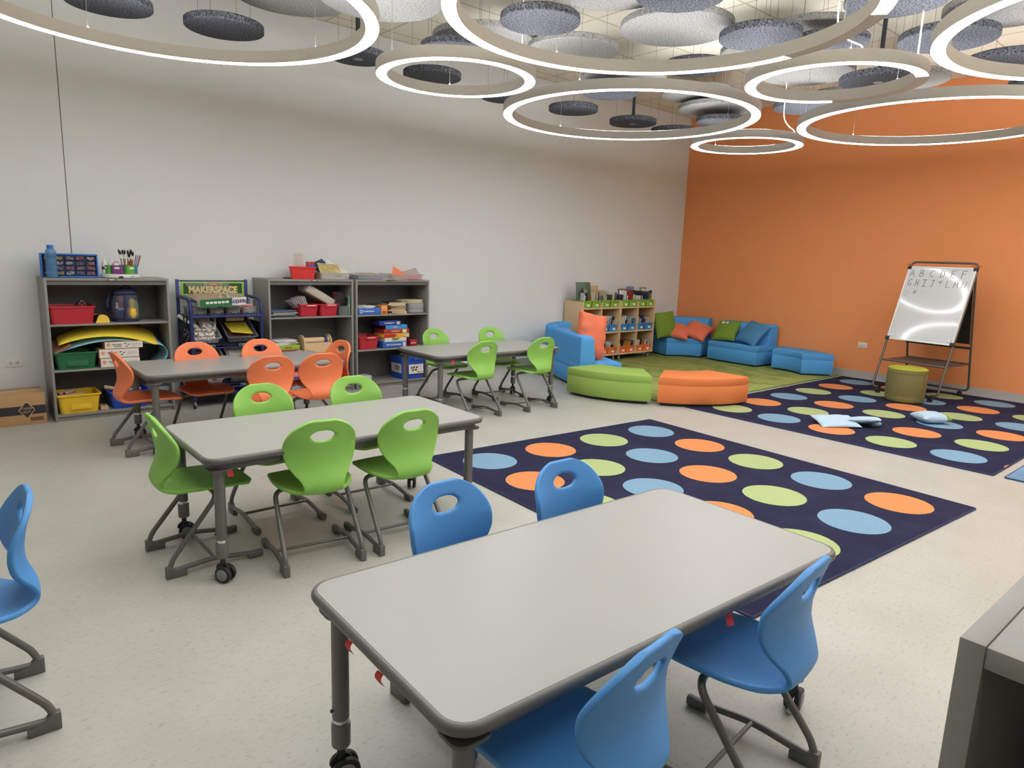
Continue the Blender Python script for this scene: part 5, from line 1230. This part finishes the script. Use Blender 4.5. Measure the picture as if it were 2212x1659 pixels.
for i in range(6): tube_thing('white tube in the lowest left tray of the storage cart', 'white tubes in the lowest tray', in_tray(tr5, (-.08 + .032 * i, .02, .03)), in_tray(tr5, (-.08 + .032 * i, .25, .03)), .014, M_PT)
tr6 = tray('clear tray of tan card low on the storage cart, right', 2.335, .215, .26, .34, M_CLEARGREY)
tag(MB().bb(-.10, .10, -.12, .12, 0, .025).build('tan_card_stack', mat('tan_card', (206, 160, 96), .7), None, in_tray(tr6, (0, .15, .01)), (slope, 0, 0)), 'tan card stack in the lowest right tray of the cart', 'card')

# ------------------------------------------------------------------ ring pendant lights
RZ = 2.872
E_DOWN, E_UP = 15.0, 27.0
M_LED = emit('led_diffuser', (249, 251, 255), E_DOWN); M_UP = emit('led_uplight', (249, 250, 253), E_UP)
M_OFF = mat('unlit_diffuser', (214, 208, 202), 0.4)
M_RING = mat('ring_housing_grey', (196, 190, 182), 0.5, var=.02)
M_CABLE = mat('steel_cable', (120, 116, 110), .4); M_CORD = mat('white_cord', (238, 234, 224), .5)
def arcband(r0, r1, z0, z1, a0, a1, n):
    m = MB(); lo = []
    for i in range(n + 1):
        a = rad(a0 + (a1 - a0) * i / n); c, s = math.cos(a), math.sin(a)
        lo.append([(r0 * c, r0 * s, z0), (r1 * c, r1 * s, z0), (r1 * c, r1 * s, z1), (r0 * c, r0 * s, z1)])
    return m.loft(lo)
def ring(cx, cy, D, label, off=None, cord=None, cables=(30, 150, 270)):
    t = thing('ring_pendant', label, 'ceiling light', (cx, cy, RZ), 0, 'ring pendant lights')
    R = D / 2; W = .088; H = .083; n = 96 if D > 2 else 64
    prof = [(R - W, .0), (R - W, H), (R, H), (R, .0), (R - .003, 0), (R - .003, .006), (R - W + .003, .006), (R - W + .003, 0)]
    MB().lathe(prof, n, closed=True).build('housing', M_RING, t)
    if off:
        arcband(R - W + .0035, R - .0035, .001, .005, off[1], off[0] + 360, n).build('diffuser', M_LED, t)
        arcband(R - W + .0035, R - .0035, .001, .005, off[0], off[1], 24).build('unlit_diffuser', M_OFF, t)
    else:
        MB().lathe([(R - W + .0035, .001), (R - W + .0035, .005), (R - .0035, .005), (R - .0035, .001)], n, closed=True).build('diffuser', M_LED, t)
    MB().lathe([(R - W + .015, H + .0005), (R - W + .015, H + .003), (R - .015, H + .003), (R - .015, H + .0005)], n, closed=True).build('uplight_diffuser', M_UP, t)
    rm = R - W / 2
    for a in cables:
        x, y = rm * math.cos(rad(a)), rm * math.sin(rad(a))
        c = MB().tube([(x, y, H), (x, y, HC - RZ)], .0016, 6).build('suspension_cable', M_CABLE, t)
        MB().lathe([(.008, 0), (.008, .012), (.003, .022)], 10).build('cable_gripper', M_WHITE, c, loc=(x, y, H))
    if cord:
        for a, curl in cord:
            x, y = rm * math.cos(rad(a)), rm * math.sin(rad(a)); q = Vector((-math.sin(rad(a)), math.cos(rad(a)), 0))
            pts = [Vector((x, y, HC - RZ)), Vector((x, y, H + .20))]
            if curl: pts += [Vector((x, y, H + .12)) + q * .015, Vector((x, y, H + .06)) + q * .08, Vector((x, y, H + .025)) + q * .16, Vector((x, y, H)) + q * .18]
            else: pts += [Vector((x, y, H))]
            MB().tube(pts, .006, 8, fillet=.05).build('power_cord', M_CORD, t)
    return t
ring(1.248, 4.642, 2.44, 'large ring light at the upper left, cut off by the top edge', cables=(20, 100, 250))
ring(3.363, 4.690, 1.25, 'small ring light left of centre, touching the largest front ring', cables=(60, 180, 300))
ring(5.390, 4.645, 2.44, 'large ring light at the middle over the far green chair table', cables=(80, 200, 320), cord=((165, True),))
ring(7.458, 4.622, 1.25, 'smallest-looking ring light, farthest one before the orange wall', cables=(70, 190, 310), cord=((250, True),))
ring(3.318, 2.695, 2.44, 'large ring light at the top centre with an unlit stretch on its right', off=(-50, -8), cables=(75, 195, 330), cord=((150, False), (128, True)))
ring(5.358, 2.640, 1.26, 'small ring light at the upper right with an unlit patch on its right', off=(-72, 25), cables=(95, 215, 335), cord=((205, True), (268, False)))
ring(7.393, 2.633, 2.38, 'large ring light before the orange wall, cut off by the right edge', cables=(60, 130, 250))
ring(5.326, .698, 2.40, 'large ring light at the top right corner, cut off by the frame', cables=(90, 160, 280))
gO = 'ring pendant lights outside the photo'
ring(1.25, 2.67, 1.25, 'small ring light just above the top edge of the photo', cables=(90, 210, 330))
ring(3.34, .70, 1.25, 'small ring light overhead beyond the top of the photo', cables=(90, 210, 330))
ring(1.25, .70, 2.44, 'large ring light directly over the camera', cables=(90, 210, 330))
ring(7.42, .70, 1.25, 'small ring light beyond the right edge of the photo', cables=(90, 210, 330))
ring(7.40, -1.30, 2.44, 'large ring light added out of view on the right for brightness', cables=(90, 210, 330))  # added unseen on the assumed grid, to brighten the right side
ring(5.33, -1.30, 1.25, 'small ring light added behind the camera to brighten the right', cables=(90, 210, 330))  # same assumed row, also added to lift the right side
ring(9.0, -.3, 1.25, 'small extra ring light added out of view near the orange wall', cables=(90, 210, 330))  # invented ring off the grid, unseen fill for the darker far corner

# ------------------------------------------------------------------ felt acoustic discs
M_POLE = mat('black_pole', (28, 30, 40), .4); M_LENS = mat('grey_lens', (120, 120, 122), .4)
wire_me = {}
def felt_disc(x, y, z, D, m, label, speaker=False):
    t = thing('felt_disc', label, 'acoustic panel', (x, y, z), 0, 'felt ceiling discs')
    R = D / 2; h = .056
    MB().lathe([(R - .006, 0), (R, .006), (R, h - .006), (R - .006, h)], 56).build('felt_body', m, t, angle=30)
    for a in (45, 135, 225, 315):
        px, py = R * .72 * math.cos(rad(a)), R * .72 * math.sin(rad(a))
        key = round(z, 2)
        if key not in wire_me:
            o = MB().tube([(0, 0, h - .004), (0, 0, HC - z)], .0013, 5).build('suspension_wire', mat('dark_wire', (72, 66, 60), .5), t, loc=(px, py, 0)); wire_me[key] = o.data
        else:
            o = bpy.data.objects.new('suspension_wire', wire_me[key]); COL.objects.link(o); o.parent = t; o.location = (px, py, 0)
    if speaker:
        MB().lathe([(.020, h), (.020, HC - z)], 16).build('mounting_pole', M_POLE, t)
        MB().lathe([(.034, -.004), (.041, -.002), (.041, .004)], 24).build('speaker_lens', M_LENS, t)
D_, L_ = M_FELT_D, M_FELT_L
for x, y, z, D, m, lb, sp in (
    (1.26, 6.20, 3.25, .60, D_, 'charcoal felt disc at the top left, inside the leftmost large ring', 0),
    (2.08, 6.14, 3.25, .61, D_, 'charcoal felt disc centred in the leftmost large ring light', 0),
    (3.16, 5.91, 3.20, .50, D_, 'charcoal felt disc with lens between the upper left ring and small ring', 1),
    (4.10, 6.13, 3.25, .58, D_, 'charcoal felt disc seen through the small ring left of centre', 0),
    (2.46, 5.69, 3.48, .92, L_, 'grey felt disc behind the right rim of the leftmost ring', 0),
    (2.86, 4.98, 3.38, .92, L_, 'pale speckled felt disc right of the leftmost ring at the top edge', 0),
    (3.73, 5.22, 3.25, .60, D_, 'dark felt disc right above the small ring left of centre', 0),
    (4.17, 5.39, 3.45, .95, L_, 'grey felt disc crossing the left rim of the top centre ring', 0),
    (3.73, 4.14, 3.25, .60, D_, 'charcoal felt disc at left inside the top centre ring', 0),
    (4.80, 4.86, 3.40, .84, L_, 'grey felt disc along the lower left inside of the top centre ring', 0),
    (4.65, 5.30, 3.52, .61, D_, 'small dark felt disc peeking out beneath the charcoal disc in the top centre ring', 0),
    (4.94, 3.80, 3.40, .92, L_, 'broad pale felt disc in the middle of the top centre ring', 0),
    (4.14, 3.17, 3.30, .61, D_, 'dark felt disc overlapping the broad pale disc at the top edge', 0),
    (4.13, 3.78, 3.50, .92, L_, 'pale felt disc cut by the top edge, left of the dark overlapping disc', 0),
    (5.16, 3.16, 3.25, .62, D_, 'charcoal felt disc at right inside the top centre ring', 0),
    (5.97, 3.16, 3.45, .86, L_, 'pale felt disc behind the right rim of the top centre ring', 0),
    (6.53, 3.92, 3.56, .86, L_, 'pale felt disc just below the charcoal disc at right in the top centre ring', 0),
    (5.06, 2.12, 3.25, .64, D_, 'charcoal felt disc at the top edge crossing the right rim of the top centre ring', 0),
    (6.13, 2.16, 3.25, .68, D_, 'charcoal felt disc behind the left rim of the top right ring', 0),
    (7.10, 2.00, 3.25, .66, D_, 'dark felt disc seen inside the top right ring', 0),
    (6.18, 5.43, 3.50, .94, L_, 'pale felt disc between the top centre ring and the middle ring', 0),
    (5.71, 4.14, 3.30, .60, D_, 'dark felt disc just under the lower rim of the top centre ring', 0),
    (7.27, 5.20, 3.48, .86, L_, 'pale felt disc at right inside the middle ring', 0),
    (7.68, 5.22, 3.38, .90, L_, 'dim grey felt disc behind the right rim of the middle ring', 0),
    (7.72, 5.16, 3.23, .60, D_, 'charcoal felt disc at the far right inside the middle ring', 0),
    (6.13, 6.15, 3.25, .59, D_, 'charcoal felt disc at left inside the middle ring', 0),
    (7.18, 6.11, 3.25, .60, D_, 'charcoal felt disc on a black pole inside the middle ring', 1),
    (7.93, 6.03, 3.23, .60, D_, 'dark felt disc low at right centre inside the middle ring', 0),
    (6.05, 5.50, 3.33, .60, D_, 'dark felt disc behind the top rim of the middle ring', 0),
    (7.12, 3.78, 3.45, .90, L_, 'pale felt disc at left inside the small upper right ring', 0),
    (7.04, 3.03, 3.25, .68, D_, 'dark felt disc on a black pole inside the small upper right ring', 1),
    (7.68, 4.07, 3.25, .66, D_, 'charcoal felt disc below the small upper right ring before the orange wall', 0),
    (8.00, 3.18, 3.45, .84, L_, 'grey felt disc peeking out right of the small upper right ring', 0),
    (8.10, 1.95, 3.25, .62, D_, 'dark felt disc under the lower rim of the top right ring', 0),
    (5.17, 6.27, 3.25, .55, D_, 'dark felt disc peeking out between the small ring and the middle ring', 0),
    (6.46, 1.86, 3.48, .92, L_, 'pale felt disc cut by the top edge inside the top right ring', 0),
    (5.73, 2.89, 3.27, .60, D_, 'dark felt disc just above the small upper right ring', 0),
    (8.05, 3.86, 3.40, .60, L_, 'grey felt disc over the left end of the right-hand large ring', 0)):
    felt_disc(x, y, z, D, m, lb, sp)

# ------------------------------------------------------------------ render look
w = bpy.data.worlds.new('world'); SC.world = w; w.use_nodes = True
w.node_tree.nodes['Background'].inputs[0].default_value = (.02, .02, .02, 1)
vs = SC.view_settings; vs.view_transform = 'Standard'; vs.look = 'None'; vs.gamma = 1.0; vs.use_curve_mapping = False; vs.exposure = 0.0
SC.render.engine = 'CYCLES'
cy = SC.cycles
cy.use_denoising = True; cy.use_adaptive_sampling = True; cy.adaptive_threshold = 0.03; cy.max_bounces = 8; cy.diffuse_bounces = 4; cy.glossy_bounces = 3; cy.transmission_bounces = 4; cy.transparent_max_bounces = 10
cy.caustics_reflective = False; cy.caustics_refractive = False; cy.sample_clamp_indirect = 6.0
